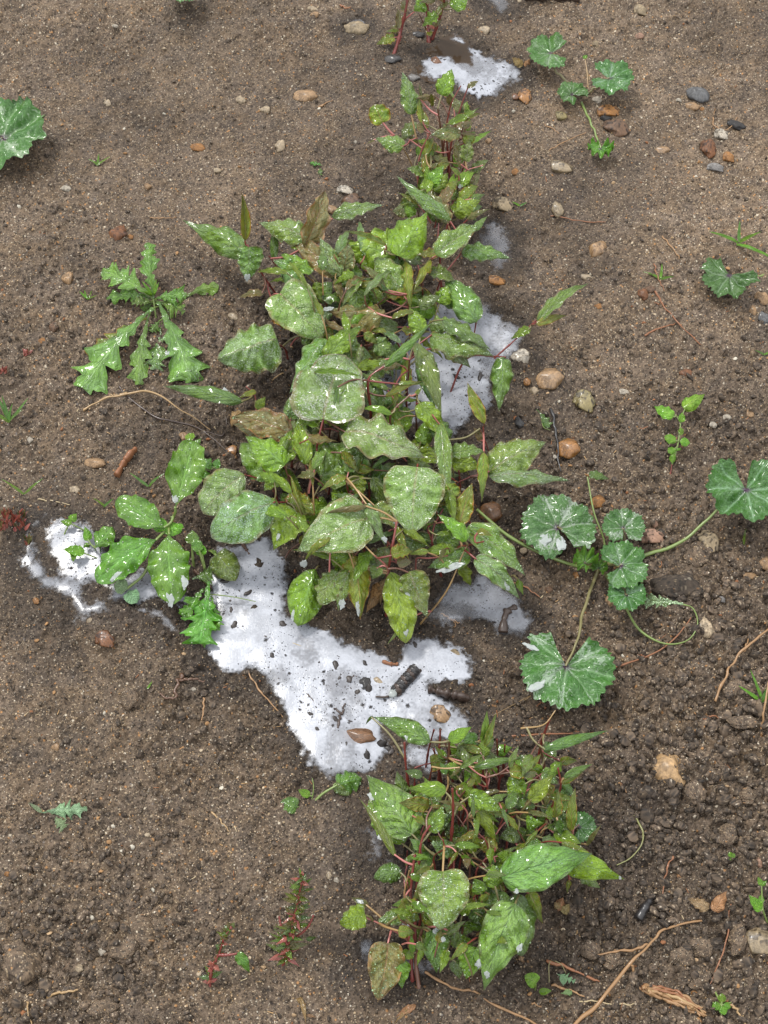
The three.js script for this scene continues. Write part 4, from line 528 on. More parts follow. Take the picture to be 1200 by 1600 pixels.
// ---------------------------------------------------------------- the front clump
{
  const p = new Plant('weed_clump', 710, 1470, 'front clump of glossy green leaves and red stems, lower centre', 'weed', CLUMPS), r = rng(23);
  for (const s of [
    [[[645, 1535, 0], [640, 1450, 4], [643, 1380, 7], [648, 1335, 9]], 1.9], [[[648, 1470, 2], [652, 1380, 6], [660, 1310, 9], [672, 1290, 10]], 1.7], [[[705, 1400, 0], [704, 1330, 5], [708, 1270, 8.5], [707, 1232, 11]], 1.8], [[[645, 1290, 0], [640, 1240, 3.5], [634, 1195, 6], [632, 1160, 8]], 1.6], [[[648, 1250, 2], [648, 1200, 5]], 1], [[[686, 1250, 0], [686, 1190, 4.5], [688, 1140, 7.5]], 1.6], [[[703, 1270, 0], [700, 1210, 4.5], [702, 1158, 8]], 1.5, 'brown'],
    [[[755, 1240, 0], [755, 1190, 4], [756, 1160, 6]], 1.4], [[[780, 1260, 0], [782, 1215, 4], [800, 1190, 5.5]], 1.6], [[[838, 1240, 0], [844, 1170, 4.5], [858, 1125, 8.5]], 1.9], [[[846, 1310, 0], [858, 1270, 4], [876, 1230, 7], [872, 1200, 9]], 1.6], [[[790, 1340, 0], [800, 1280, 4.5], [815, 1268, 5.5]], 1.5, 'red'], [[[880, 1330, 0], [888, 1305, 2.5], [905, 1288, 3]], 1.2, 'brown'], [[[645, 1475, 1], [612, 1452, 3], [572, 1434, 4]], 1.3, 'pink'], [[[664, 1480, 0], [660, 1420, 4], [663, 1375, 7]], 1.4, 'green'], [[[690, 1460, 0], [678, 1400, 3], [676, 1350, 7]], 1.5, 'green'],
    [[[690, 1400, 2], [678, 1340, 6], [694, 1325, 8], [692, 1312, 9]], 1.3], [[[640, 1480, 1], [632, 1400, 5], [640, 1360, 7]], 1.3, 'tan'], [[[750, 1420, 0], [745, 1360, 5], [765, 1335, 6]], 1.4, 'red'], [[[655, 1545, 0], [650, 1500, 2], [660, 1450, 5]], 2.4, 'brown'], [[[730, 1420, 0], [735, 1340, 4], [730, 1280, 7]], 1.4, 'brown'], [[[770, 1330, 0], [765, 1270, 4], [760, 1215, 7]], 1.5], [[[810, 1330, 0], [812, 1280, 4], [820, 1240, 6]], 1.4, 'olive'], [[[745, 1460, 1], [790, 1440, 5], [815, 1462, 6]], 1.2, 'tan'],
  ]) p.stem(s[0], s[1] * .85, s[2] ?? 'red', { nodes: 4 });
  p.stem([[770, 1124, 0], [830, 1087, .6], [770, 1118, .5]], .3, 'tan'); p.stem([[814, 1138, 7.5], [850, 1132, 8.5], [868, 1110, 9]], .9, 'tan');
  for (const l of [
    [672, 1160, 8, 582, 1120, 7, 38, 'l', 'K4', { wave: .3, curl: .4, roll: .15 }], [582, 1119, 7, 571, 1133, 5.5, 5, 'l', 'K4'], [644, 1304, 7, 572, 1210, 7, 72, 'o', 'Q', { arch: .12, curl: .25, roll: 0, twist: 0, fold: -.15, wave: .14 }], [630, 1320, 5, 576, 1250, 5, 54, 'e', 'K2'], [618, 1338, 8.5, 560, 1246, 8.5, 21, 'l', 'K1', { curl: 1.3, fold: -.3, arch: .06 }], [632, 1250, 5, 620, 1204, 6, 26, 'o', 'K4'], [697, 1235, 9.5, 638, 1232, 9, 26, 'o', 'K2', { curl: .5 }], [690, 1250, 6, 638, 1250, 5.5, 30, 'o', 'K1'],
    [673, 1300, 9, 692, 1258, 9.5, 28, 'o', 'K2', { fold: .4 }], [672, 1260, 9.5, 700, 1262, 9, 8, 'l', 'K3'], [702, 1158, 8.5, 737, 1136, 8.5, 26, 'o', 'K2'], [688, 1140, 8, 687, 1137, 9.5, 6, 'l', 'K5'], [756, 1166, 7, 761, 1110, 9, 18, 'l', 'K2', { fold: .5 }], [757, 1168, 7.2, 776, 1113, 9, 14, 'l', 'K3', { fold: .6 }], [762, 1172, 6, 770, 1142, 6.5, 16, 'o', 'K4'], [710, 1218, 5, 716, 1170, 6.5, 24, 'o', 'K4'], [738, 1200, 7.5, 820, 1182, 7, 18, 'l', 'K1', { curl: .8 }], [714, 1168, 6, 782, 1186, 5, 30, 'o', 'K4'], [745, 1160, 6.5, 720, 1150, 7, 26, 'o', 'K4'],
    [796, 1206, 7.5, 840, 1208, 7, 24, 'o', 'K3', { arch: .2 }], [808, 1212, 7, 794, 1258, 5.5, 30, 'o', 'K2'], [828, 1252, 7.5, 864, 1211, 8.5, 26, 'o', 'K2', { fold: .3 }], [815, 1225, 5, 822, 1265, 4, 30, 'o', 'K1'], [822, 1284, 7.5, 850, 1286, 7, 28, 'o', 'K2'], [848, 1172, 7.5, 950, 1142, 6.5, 22, 'l', 'K4', { fold: .3, arch: .15 }], [850, 1168, 7, 872, 1170, 6, 20, 'o', 'K4'], [846, 1206, 6, 872, 1225, 5.5, 30, 'o', 'K1'], [880, 1215, 8, 926, 1194, 7.5, 16, 'l', 'K1', { fold: .4 }], [877, 1225, 7.5, 918, 1200, 7.5, 16, 'l', 'K3'],
    [868, 1278, 7.5, 873, 1232, 9, 20, 'l', 'K3', { fold: .5 }], [862, 1280, 6.5, 858, 1258, 7, 16, 'o', 'K2'], [893, 1300, 6, 899, 1230, 8, 20, 'l', 'K3', { wave: .25, fold: .3 }], [870, 1282, 6.5, 882, 1308, 5, 18, 'o', 'K1'], [884, 1300, 4.5, 872, 1262, 5, 30, 'o', 'K4'], [916, 1322, 2.5, 940, 1288, 4, 10, 'l', 'K5'], [745, 1260, 7.5, 776, 1322, 5.5, 22, 'l', 'K2', { curl: .5 }], [732, 1242, 8, 786, 1268, 7.5, 34, 'o', 'K2', { curl: .4 }], [742, 1268, 7, 780, 1285, 6, 26, 'o', 'K2'], [738, 1334, 6, 740, 1298, 7, 30, 'o', 'K2'], [745, 1320, 5, 725, 1290, 6, 24, 'o', 'K4'],
    [784, 1372, 8.5, 925, 1334, 8.5, 76, 'o', 'Q', { arch: .18, curl: .6, roll: .05, twist: .1, wave: .2 }], [882, 1346, 8, 975, 1374, 5, 48, 'o', 'K2', { arch: .24, curl: .5 }], [905, 1365, 3.5, 938, 1388, 2.5, 26, 'o', 'K4'], [890, 1375, 3, 886, 1396, 2, 10, 'l', 'K3'], [692, 1362, 9.5, 688, 1453, 8, 82, 'h', 'K1', { curl: .2, wave: .06, roll: 0, twist: 0, label: 'broad pale streaked leaf' }], [628, 1362, 6, 584, 1372, 5, 36, 'e', 'K4'], [570, 1428, 5, 531, 1444, 3.5, 42, 'h', 'K2', { roll: -.2 }], [575, 1415, 3, 548, 1402, 2.5, 14, 'o', 'K5'],
    [606, 1474, 3.5, 590, 1562, 1.6, 62, 'h', 'K5', { wave: .3, crinkle: .14 }], [625, 1500, 3, 628, 1545, 1.6, 30, 'o', 'K2'], [675, 1453, 6, 682, 1520, 4, 44, 'o', 'K4'], [805, 1412, 7.5, 756, 1546, 4, 78, 'o', 'Q', { curl: .6, roll: .05, twist: .1, wave: .2 }], [745, 1480, 5.5, 728, 1530, 3.5, 44, 'o', 'K2'], [808, 1396, 5.5, 815, 1494, 3.5, 56, 'e', 'K4'], [826, 1394, 5.5, 849, 1444, 4, 28, 'o', 'K3'], [774, 1388, 7, 770, 1350, 8, 38, 'o', 'K2'], [625, 1440, 7, 630, 1408, 8, 22, 'o', 'K3'], [633, 1438, 7, 622, 1420, 7.5, 14, 'l', 'K2'],
    [622, 1455, 6.5, 648, 1458, 6, 22, 'o', 'K3'], [640, 1485, 4, 632, 1500, 3.5, 22, 'o', 'K2'], [645, 1490, 5, 642, 1460, 6, 12, 'l', 'K2'], [710, 1455, 6.5, 712, 1482, 5.5, 18, 'o', 'K1'], [712, 1500, 3.5, 718, 1530, 2.5, 28, 'o', 'K4'], [620, 1432, 5, 634, 1425, 5, 26, 'o', 'K4'], [660, 1330, 8, 640, 1310, 8.5, 20, 'o', 'K1'], [672, 1330, 6, 665, 1358, 5, 24, 'o', 'K4'], [760, 1320, 4, 778, 1296, 5, 30, 'o', 'K4'], [740, 1420, 4, 755, 1450, 4, 34, 'o', 'K4'], [735, 1400, 6, 745, 1385, 7, 14, 'l', 'K3'], [742, 1405, 6, 730, 1412, 6.5, 10, 'l', 'K3'], [790, 1395, 6, 760, 1440, 5.5, 40, 'o', 'K4'],
    [802, 1472, 5.5, 755, 1440, 6.5, 10, 'l', 'K5'], [812, 1300, 5, 780, 1310, 4.5, 30, 'o', 'K4'], [840, 1310, 4.5, 815, 1320, 4, 40, 'o', 'K4'],
  ]) p.leaf(l);
  const poly = [[640, 1190], [760, 1150], [880, 1190], [900, 1300], [860, 1360], [800, 1390], [780, 1480], [700, 1500], [640, 1480], [620, 1380], [640, 1280]];
  for (let k = 0, n = 0; n < 125 && k < 1300; k++) { const x = 610 + 280 * r(), y = 1150 + 350 * r(); if (sdf(poly, x, y) > 0) continue; n++; const a = r() * 6.283, l = 24 + 26 * r(), h = 1.8 + 5.4 * r(); p.leaf([x, y, h, x + Math.cos(a) * l, y + Math.sin(a) * l * .8, h - .5 + 1.4 * r(), 13 + 18 * r(), pick(['o', 'o', 'l'], r), pick(['K4', 'K2', 'K2', 'K2', 'K1', 'K3'], r), { wave: .35, crinkle: .12, reach: .028, mm: .7 }]); }
  for (let k = 0, n = 0; n < 34 && k < 400; k++) { const x = 630 + 240 * r(), y = 1200 + 300 * r(); if (sdf(poly, x, y) > -4) continue; n++; const q = 3 + 5 * r(), dx = 30 * (r() - .5); p.stem([[x, y, 0], [x + dx * .4, y - q * 4.5, q * .5], [x + dx, y - q * 8.5, q]], .9 + .5 * r(), pick(['red', 'brown', 'red', 'olive'], r), { nodes: 3 }); }
  for (let k = 0, n = 0; n < 80 && k < 900; k++) {
    const x = 625 + 260 * r(), y = 1150 + 330 * r(); if (sdf(poly, x, y) > -6) continue; n++;
    const a = r() * 6.283, l = 20 + 28 * r(), h = 5 + 4 * r(); p.leaf([x, y, h, x + Math.cos(a) * l, y + Math.sin(a) * l * .8, h - 1 + 1.8 * r(), 7 + 9 * r(), 'l', pick(['K3', 'K2', 'K2', 'K3', 'K5', 'K1'], r), { wave: .4, curl: 1.2 * r() - .2, twist: 1.6 * (r() - .5), arch: .1 + .3 * r(), reach: .028, mm: .7 }]);
  }
  for (const b of [[637, 1153, 8.3, 5, 4], [575, 1243, 7.3, 4, 8, .3], [588, 1309, 5.2, 4, 5], [562, 1408, 3.8, 7, 4], [760, 1524, 4.6, 6, 6], [680, 1456, 8.3, 6, 5], [693, 1468, 6, 4, 4], [811, 1480, 4.2, 7, 5], [808, 1392, 7.4, 9, 5], [636, 1446, 6.6, 3, 6], [750, 1505, 5, 10, 8], [970, 1372, 5.6, 4, 3]]) p.blob(...b);
  p.done(1900);
}

// ---------------------------------------------------------------- mallow: round crinkled leaves on long stalks
const SPAN = 5.6;
function mallowMaps(seed, white, base, alt) {
  const N = 512, r = rng(seed), sp = new Float32Array(N * N);
  for (let k = 0; k < 900; k++) { const cx = r() * N, cy = r() * N, rad = 1.3 + 3.4 * r() * r(), m = Math.ceil(rad), am = .4 + .5 * r(); if (noise(cx / 70 + seed, cy / 70) < -.3 + .5 * r()) continue; for (let y = -m; y <= m; y++) for (let x = -m; x <= m; x++) { const q = Math.hypot(x, y) / rad, ii = cx + x | 0, jj = cy + y | 0; if (q < 1 && ii >= 0 && jj >= 0 && ii < N && jj < N) sp[jj * N + ii] = Math.max(sp[jj * N + ii], am * (1 - q * q)); } }
  const c = new Uint8Array(N * N * 4), b = new Uint8Array(N * N * 4);
  for (let j = 0; j < N; j++) for (let i = 0; i < N; i++) {
    const x = (i + .5) / N * 2 - 1, y = (j + .5) / N * 2 - 1, rho = Math.hypot(x, y), th = Math.atan2(y, x), q = (th / SPAN + .5) * 7, fr = q - Math.floor(q) - .5, k = j * N + i;
    const rib = Math.exp(-((fr * rho / (.026 + .02 * (1 - rho))) ** 2)) * sstep(1.02, .8, rho), side = (rho * 5 - Math.abs(fr) * 3.2), sf = Math.abs(side - Math.round(side)), lat = Math.exp(-((sf / .1) ** 2)) * sstep(.18, .4, rho);
    const net = cells(x * 16 + 9, y * 16)[0], n1 = noise(x * 3 + seed, y * 3), n2 = noise(x * 11, y * 11 + seed), n3 = noise(x * 40, y * 40);
    let col = base.map((v, e) => mix(v, alt[e], clamp(.5 + .5 * n1 + .3 * n2)) * (1 + .16 * n3)); const vm = clamp(rib * .7 + lat * .25 + (net > .6 ? .12 : 0)); col = col.map((v, e) => mix(v, [.16, .27, .13][e], vm));
    const eye = Math.exp(-((rho / .085) ** 2)) + .45 * rib * Math.exp(-((rho / .22) ** 2)); col = col.map((v, e) => mix(v, [.05, .015, .045][e], clamp(eye)));
    const film = white * 1.5 * sstep(.05, .7, .75 * n1 + .5 * noise(x * 24, y * 24) + .45 * n3 + .5 * rib + .25 * lat - .1), s = clamp(sp[k] + film); col = col.map((v, e) => mix(v, [.34, .4, .34][e], s * .75));
    const h = .5 - .22 * rib - .12 * lat + .28 * (.5 - net) + .1 * n2 + .1 * n3 + .3 * sp[k];
    for (let e = 0; e < 3; e++) { c[k * 4 + e] = toS(clamp(col[e])) * 255; b[k * 4 + e] = clamp(h) * 255; } c[k * 4 + 3] = b[k * 4 + 3] = 255;
  }
  return new THREE.MeshPhysicalMaterial({ map: dtex(c, N, N, true), bumpMap: dtex(b, N, N, false), bumpScale: .0026, roughness: .33, specularIntensity: .45, clearcoat: .45, clearcoatRoughness: .12, vertexColors: true, side: THREE.DoubleSide });
}
const MM = { dark: mallowMaps(61, .1, [.03, .09, .012], [.05, .13, .018]), mid: mallowMaps(62, .24, [.04, .125, .018], [.065, .17, .026]), pale: mallowMaps(63, .46, [.038, .115, .022], [.06, .155, .03]), fresh: mallowMaps(64, .06, [.07, .2, .012], [.11, .26, .018]) };
function mallowLeaf(p, [cx, cy, h, R, sx, sy, mat, o = {}]) {     // centre, height, radius and the side on which the blade is slit
  const C = up(cx, cy, h), s = mpp(C), Rm = R * s, Q = up(cx + sx, cy + sy, h), d0 = Math.atan2(Q.z - C.z, Q.x - C.x), nr = 12, na = 112, P = [], U = [], I = [], K = [], r = rng(cx * 7 + cy), sd = r() * 40, span = o.span ?? 5.5, tilt = o.tilt ?? [0, 0], tint = [.9 + .2 * r(), .92 + .16 * r(), .9 + .2 * r()];
  for (let i = 0; i <= nr; i++) for (let j = 0; j <= na; j++) {
    const q = j / na * 7, fr = q - Math.floor(q) - .5, a = d0 + Math.PI + (j / na - .5) * span, rho = i / nr, e = Math.min(j, na - j) / na;
    let rad = Rm * (1 - .24 * fr * fr * (o.lobe ?? 1)) * (1 + .042 * Math.sin(j / na * 6.283 * 28 + Math.sin(j * .3 + sd)) + .05 * noise(j * .12 + sd, 2)) * (.8 + .2 * sstep(0, .09, e));
    if (o.bite) for (const [bt, bw, bd] of o.bite) rad *= 1 - bd * Math.exp(-(((j / na - bt) / bw) ** 2));
    const x = Math.cos(a) * rad * rho, z = Math.sin(a) * rad * rho, pl = Math.cos(fr * 6.283);
    const y = Rm * (-.075 * pl * rho * (1 - .2 * rho) + (o.cup ?? .12) * rho * rho + .1 * noise(x / Rm * 2.4 + sd, z / Rm * 2.4) + .05 * noise(x / Rm * 8 + sd, z / Rm * 8) + (o.ruffle ?? .07) * rho ** 3 * Math.sin(j / na * 50 + sd)) + x * tilt[0] + z * tilt[1];
    let yy = C.y + y; const g = soilH(C.x + x, C.z + z, .05) + .0015; if (yy < g) yy = g;
    P.push(C.x + x, yy, C.z + z); const b = (j / na - .5) * SPAN; U.push(.5 + .49 * rho * Math.cos(b), .5 + .49 * rho * Math.sin(b)); K.push(...tint); if (i > 3) p.verts.push([V(C.x + x, yy, C.z + z), V(0, 1, 0), V(Math.cos(a), 0, Math.sin(a))]);
  }
  for (let i = 0; i < nr; i++) for (let j = 0; j < na; j++) { const a = i * (na + 1) + j, b = a + 1, c = a + na + 1, d = c + 1; I.push(a, b, c, b, d, c); }
  const g = new THREE.BufferGeometry(); g.setAttribute('position', new THREE.Float32BufferAttribute(P, 3)); g.setAttribute('uv', new THREE.Float32BufferAttribute(U, 2)); g.setAttribute('color', new THREE.Float32BufferAttribute(K, 3)); g.setIndex(I); g.computeVertexNormals();
  const m = mesh('leaf', p.local(g), MM[mat], p.g); if (o.label) m.userData.label = o.label;
  if (o.stalk) { const w = o.stalk.map((q) => (q[2] === undefined ? on(q[0], q[1], .001) : up(...q))); w.unshift(C.clone().add(V(0, -.001, 0))); mesh('stalk', tube(w.map((v) => v.sub(p.o)), .0011, o.mm ?? .0017, { n: 26, kink: .0018 }), S[o.mat ?? 'olive'], m); }
  return m;
}
const MAL = 'mallow weeds with round crinkled leaves';
{
  const p = new Plant('mallow_plant', 935, 884, 'mallow with seven round leaves on long sprawling stalks, right of the largest clump', 'weed', MAL);
  for (const l of [
    [872, 822, 3.2, 60, 10, 22, 'pale', { span: 5.85, cup: -.05, stalk: [[888, 836, 2.2], [915, 866, 1], [935, 884, .2]], label: 'crinkled leaf with its near lobes white with foam' }], [974, 824, 2.6, 33, 3, 20, 'pale', { span: 5.9, stalk: [[972, 850, 1.6], [942, 880, .3]] }], [970, 884, 3.4, 42, -36, 6, 'mid', { span: 5.3, bite: [[.5, .03, .12]], stalk: [[955, 882, 2], [938, 885, .4]] }], [979, 929, 3, 30, -8, -20, 'mid', { span: 5.9, stalk: [[965, 910, 2], [940, 888, .4]] }],
    [884, 1040, 3, 75, 3, -30, 'pale', { span: 5.15, bite: [[.86, .045, .16]], stalk: [[903, 1000, 2.5], [912, 955, 1.2], [935, 892, .3]], mm: .002, mat: 'olive', label: 'largest leaf, deeply slit at the top' }], [1166, 766, 4, 62, -6, -30, 'dark', { span: 5.7, cup: .2, stalk: [[1125, 790, 3], [1075, 840, 1.4], [1020, 866, .6], [942, 884, .3]], mm: .0022, mat: 'green', label: 'dark green leaf cut by the right edge' }],
    [914, 879, 2.2, 20, 10, 10, 'fresh', { ruffle: .5, cup: .6, stalk: [[928, 884, .6]], label: 'curled fresh young leaf' }], [936, 888, 1.6, 13, -5, 10, 'fresh', { ruffle: .4, cup: .4 }],
  ]) mallowLeaf(p, l);
  for (const q of [[851, 846, 3, 17, 10], [880, 848, 3, 14, 8], [840, 1070, 3, 16, 7], [826, 1010, 3, 12, 5]]) p.blob(...q);
  p.stem([[745, 796, 3], [795, 838, 2.4], [850, 866, 1.6], [900, 884, .8], [938, 888, .3]], 1.7, 'green', { taper: 1.1 });
  p.stem([[937, 884, .2], [945, 852, .9], [928, 800, 1.8], [918, 745, 2.4]], 1.2, 'green'); p.leaf([920, 742, 2.5, 952, 749, 2, 18, 'o', 'K4', { fold: .5, stalk: false }]);
  p.stem([[940, 888, .2], [975, 945, .5], [1000, 985, .6], [1040, 1006, .8], [1075, 1000, .9], [1090, 975, 1.1], [1082, 950, 1.3], [1066, 944, 1.4]], 1.5, 'green'); p.leaf([1068, 944, 1.4, 1008, 940, .8, 36, 'g', 'P1', { fold: .5, stalk: false, label: 'limp folded olive leaf' }]);
  p.done();
}
{
  const p = new Plant('mallow_plant', 912, 145, 'small mallow with four round leaves at the upper right', 'weed', MAL);
  for (const l of [[861, 83, 2.6, 38, 24, 2, 'mid', { span: 5.0, stalk: [[868, 110, 1.8], [900, 142, .5]] }], [953, 121, 2.8, 37, -26, -4, 'mid', { span: 5.6, stalk: [[930, 138, 1], [912, 148, .3]] }], [894, 146, 1.8, 24, 14, 12, 'mid', { span: 5.7 }], [938, 233, 1.4, 20, 3, -14, 'fresh', { ruffle: .35, cup: .3, stalk: [[925, 195, 1.2], [908, 160, .6]], mat: 'green' }]]) mallowLeaf(p, l);
  for (const s of [[[920, 150, 0], [918, 120, .8], [914, 90, 1.4]], [[918, 152, 0], [930, 140, .5], [942, 128, .9]], [[926, 156, 0], [922, 132, .4], [918, 110, .5]]]) p.stem(s, .8, 'tan'); p.leaf([913, 92, 1.4, 917, 86, 1.5, 8, 'o', 'F', { stalk: false }]); p.stem([[893, 150, 1], [885, 165, .3], [882, 178, 0]], .7, 'olive');
}
mallowLeaf(new Plant('mallow_plant', 0, 245, 'single crinkled mallow leaf cut by the left edge of the picture', 'weed', MAL), [4, 214, 2.4, 70, -30, -4, 'pale', { bite: [[.62, .012, .05]], tilt: [.1, 0], stalk: [[-20, 225, 1], [-35, 240, .2]] }]);
{ const p = new Plant('mallow_plant', 42, 190, 'small dark leaf behind the mallow leaf at the left edge', 'weed'); mallowLeaf(p, [34, 168, 1.4, 18, 2, 18, 'dark', { ruffle: .3, stalk: [[30, 184, 1], [24, 196, .2]] }]); }
mallowLeaf(new Plant('mallow_plant', 288, -10, 'mallow leaf peeping in at the top edge on the left', 'weed', MAL), [288, -12, 1.6, 27, 0, -20, 'mid', { ruffle: .15, stalk: [[286, -30, .8], [286, -45, .1]] }]);
{ const p = new Plant('mallow_plant', 1195, 428, 'ragged dark mallow leaf near the right edge, upper half', 'weed', MAL); mallowLeaf(p, [1139, 432, 2, 46, 14, -20, 'dark', { span: 4.5, bite: [[.2, .04, .3], [.75, .03, .25]], stalk: [[1165, 434, 1.3], [1195, 428, .3]], mat: 'green' }]); }
{ const p = new Plant('mallow_plant', 905, 1310, 'small round crinkled leaf half hidden behind the front clump', 'weed'); mallowLeaf(p, [905, 1293, 2.5, 26, -18, 14, 'mid', { stalk: [[892, 1312, 1], [880, 1325, .1]] }]); }

// ---------------------------------------------------------------- other weeds
{
  const p = new Plant('groundsel', 243, 476, 'rosette with jagged lobed leaves at the upper left', 'weed'), r = rng(30);
  for (const l of [
    [240, 468, 2.5, 231, 380, 4.5, 40, 'd', 'G', { arch: .2 }], [238, 464, 2.5, 160, 424, 2.6, 50, 'd', 'G', { arch: .25 }], [236, 466, 2, 166, 466, 1.2, 34, 'd', 'G', { arch: .3 }], [284, 465, 1, 342, 446, .8, 26, 's', 'G', { stalk: false }], [240, 480, 2.4, 129, 606, .8, 76, 'g', 'G', { arch: .1, fold: -.1 }], [232, 500, 1, 142, 560, .6, 46, 'g', 'K3', { stalk: false }], [234, 490, 1.8, 217, 600, .8, 40, 'g', 'G', { arch: .1 }], [251, 515, 1, 243, 578, .6, 34, 'g', 'K1', {}],
    [247, 472, 2.4, 300, 596, .9, 68, 'g', 'G', { arch: .14 }], [243, 466, 2.6, 290, 462, 3, 44, 'd', 'G', { arch: .2 }], [246, 474, 2, 288, 488, 2, 40, 'd', 'G', { arch: .3 }], [250, 500, 1.6, 236, 518, 1.4, 24, 'd', 'G', {}], [240, 472, 2, 206, 474, 2.2, 26, 'd', 'G', {}], [242, 472, 1.8, 222, 484, 1.4, 24, 'g', 'G', {}],
  ]) p.leaf([...l.slice(0, 9), { roll: 0, twist: .15, curl: .2, stalk: 'green', ...l[9] }]);
  for (let k = 0; k < 9; k++) { const a = r() * 6.28; p.leaf([238 + 4 * r(), 458 + 6 * r(), 2.6, 234 + 16 * Math.cos(a), 446 + 13 * Math.sin(a), 3.8, 6, 'l', 'F', { stalk: false }]); }
  p.stem([[243, 476, 0], [242, 470, 1.4], [240, 464, 2.6]], 2, 'green'); p.stem([[243, 480, 1], [215, 495, .8], [185, 515, .4]], 1.2, 'olive'); p.blob(262, 552, 1.4, 5, 4); p.done(300);
}
{
  const p = new Plant('broadleaf_weed', 268, 815, 'fresh broad leaved plant with wet bright green leaves beside the foam at left', 'weed');
  p.stem([[268, 818, 0], [268, 812, 1], [268, 808, 2]], 2.2, 'green'); p.stem([[268, 812, 2], [274, 800, 3.4], [274, 792, 4]], 1.6, 'green', { taper: .9 });
  for (const l of [
    [274, 792, 4, 302, 690, 4.4, 64, 't', 'T', { roll: -.2, arch: .1 }], [258, 826, 3, 180, 782, 3, 50, 't', 'T', { fold: .2 }], [246, 842, 2.8, 152, 910, 2, 56, 't', 'T', { fold: .3, from: [264, 822, 2], stalk: 'green', mm: 1.5 }], [264, 832, 3.2, 272, 944, 2, 64, 't', 'T', { arch: .16, fold: -.1 }], [268, 815, 2.6, 270, 838, 2.4, 34, 'e', 'F', { stalk: false }],
    [262, 828, 2.4, 238, 815, 2.6, 24, 't', 'F', { stalk: false }], [300, 850, 1.6, 300, 828, 2, 22, 'o', 'T', {}], [312, 862, 1.4, 304, 838, 1.8, 18, 'o', 'T', {}], [316, 868, 1, 312, 848, 1.4, 18, 'o', 'F', {}], [337, 866, 1, 368, 908, .8, 50, 'h', 'K4', { roll: 0 }], [338, 866, .8, 330, 858, .9, 6, 'l', 'K2', { stalk: false }],
    [202, 920, .6, 178, 914, .6, 26, 't', 'W', { from: [236, 876, 2], stalk: 'green' }], [200, 922, .6, 214, 942, .5, 26, 't', 'W', { stalk: false }],
  ]) p.leaf([...l.slice(0, 9), { twist: .1, roll: .05, curl: .2, stalk: 'green', mm: 1.3, ...l[9] }]);
  for (const b of [[178, 902, 2.6, 12, 4, .2], [288, 912, 2.7, 11, 6], [266, 938, 2.2, 12, 7], [275, 780, 4.3, 8, 8, .3], [176, 905, 2.5, 8, 3]]) p.blob(...b);
  p.done(420);
}
{
  const p = new Plant('leafy_sprig', 320, 905, 'frilly lobed leaf lying at the left rim of the large foam sheet', 'weed');
  for (const l of [[326, 910, 1.2, 312, 1006, .6, 66, 'g', 'T', {}], [318, 920, 1, 286, 968, .7, 36, 'd', 'T', {}], [330, 930, 1.2, 332, 985, .8, 40, 'g', 'T', {}], [318, 990, .7, 320, 1012, .5, 20, 'o', 'F', {}], [300, 905, 1, 332, 900, 1, 30, 'g', 'K4', {}]]) p.leaf([...l.slice(0, 9), { stalk: false, roll: 0, ...l[9] }]);
  p.stem([[322, 928, .8], [360, 932, .8], [400, 940, .5]], .7, 'green'); p.done(160);
}
function sprig(name, px, py, label, leaves, stems = [], grp) {
  const p = new Plant(name, px, py, label, 'weed', grp); for (const [s, mm, m] of stems) p.stem(s, mm, m ?? 'green'); for (const l of leaves) p.leaf([...l.slice(0, 9), { roll: 0, twist: .2, stalk: 'green', mm: .7, ...l[9] }]); return p.done(60);
}
sprig('clover_seedling', 305, 715, 'small cluster of round bright leaves behind the broad leaved plant', [[298, 700, 1.4, 296, 676, 1.6, 16, 's', 'F'], [302, 698, 1.6, 314, 685, 1.8, 14, 'o', 'T'], [296, 702, 1, 284, 698, 1, 11, 'o', 'F'], [308, 706, 1.4, 312, 725, 1.2, 18, 'o', 'F'], [318, 730, 1.4, 330, 716, 1.4, 22, 'o', 'T'], [322, 736, 1, 318, 748, .9, 18, 'o', 'T'], [336, 732, 1, 342, 716, 1.2, 14, 'o', 'T']], [[[[302, 716, 0], [303, 705, 1], [300, 698, 1.5]], .8], [[[322, 742, 0], [320, 734, 1]], .8]]);
sprig('seedling', 1050, 722, 'bright seedling with round leaves on a thin stem at the right', [[1052, 652, 2, 1022, 634, 2, 24, 'o', 'F'], [1068, 638, 2.2, 1101, 616, 2.2, 26, 'o', 'F'], [1064, 660, 2, 1066, 644, 2.4, 12, 'o', 'F'], [1058, 690, 1.3, 1038, 682, 1.4, 17, 'e', 'F'], [1062, 690, 1.3, 1078, 692, 1.3, 16, 'e', 'F'], [1056, 700, 1, 1044, 708, .9, 15, 'e', 'F'], [1052, 708, .8, 1051, 724, .5, 12, 'e', 'F'], [1064, 680, 1.6, 1064, 668, 1.8, 10, 'e', 'F'], [1058, 700, 1, 1060, 704, 1, 14, 'e', 'F']], [[[[1048, 742, 0], [1050, 725, .3]], .8, 'red'], [[[1050, 726, .2], [1058, 700, .9], [1062, 676, 1.5], [1064, 654, 2]], 1], [[[1063, 660, 1.9], [1056, 648, 2]], .8], [[[1064, 654, 2], [1072, 634, 2.2]], .8]]);
sprig('foam_sprout', 118, 858, 'tiny bright leaf stuck in the left foam patch', [[132, 864, .6, 98, 858, .7, 18, 'o', 'F'], [118, 862, .5, 114, 878, .4, 14, 'o', 'F']]);
sprig('foam_sprout', 158, 852, 'small lobed leaf at the right side of the left foam patch', [[150, 856, 1, 176, 824, 1.2, 36, 't', 'T'], [152, 850, .8, 160, 850, .8, 28, 't', 'T'], [138, 845, .7, 132, 822, .9, 16, 'o', 'F'], [138, 848, .6, 130, 856, .5, 12, 'o', 'F']], [[[[150, 862, 0], [148, 855, .8]], .8]]);
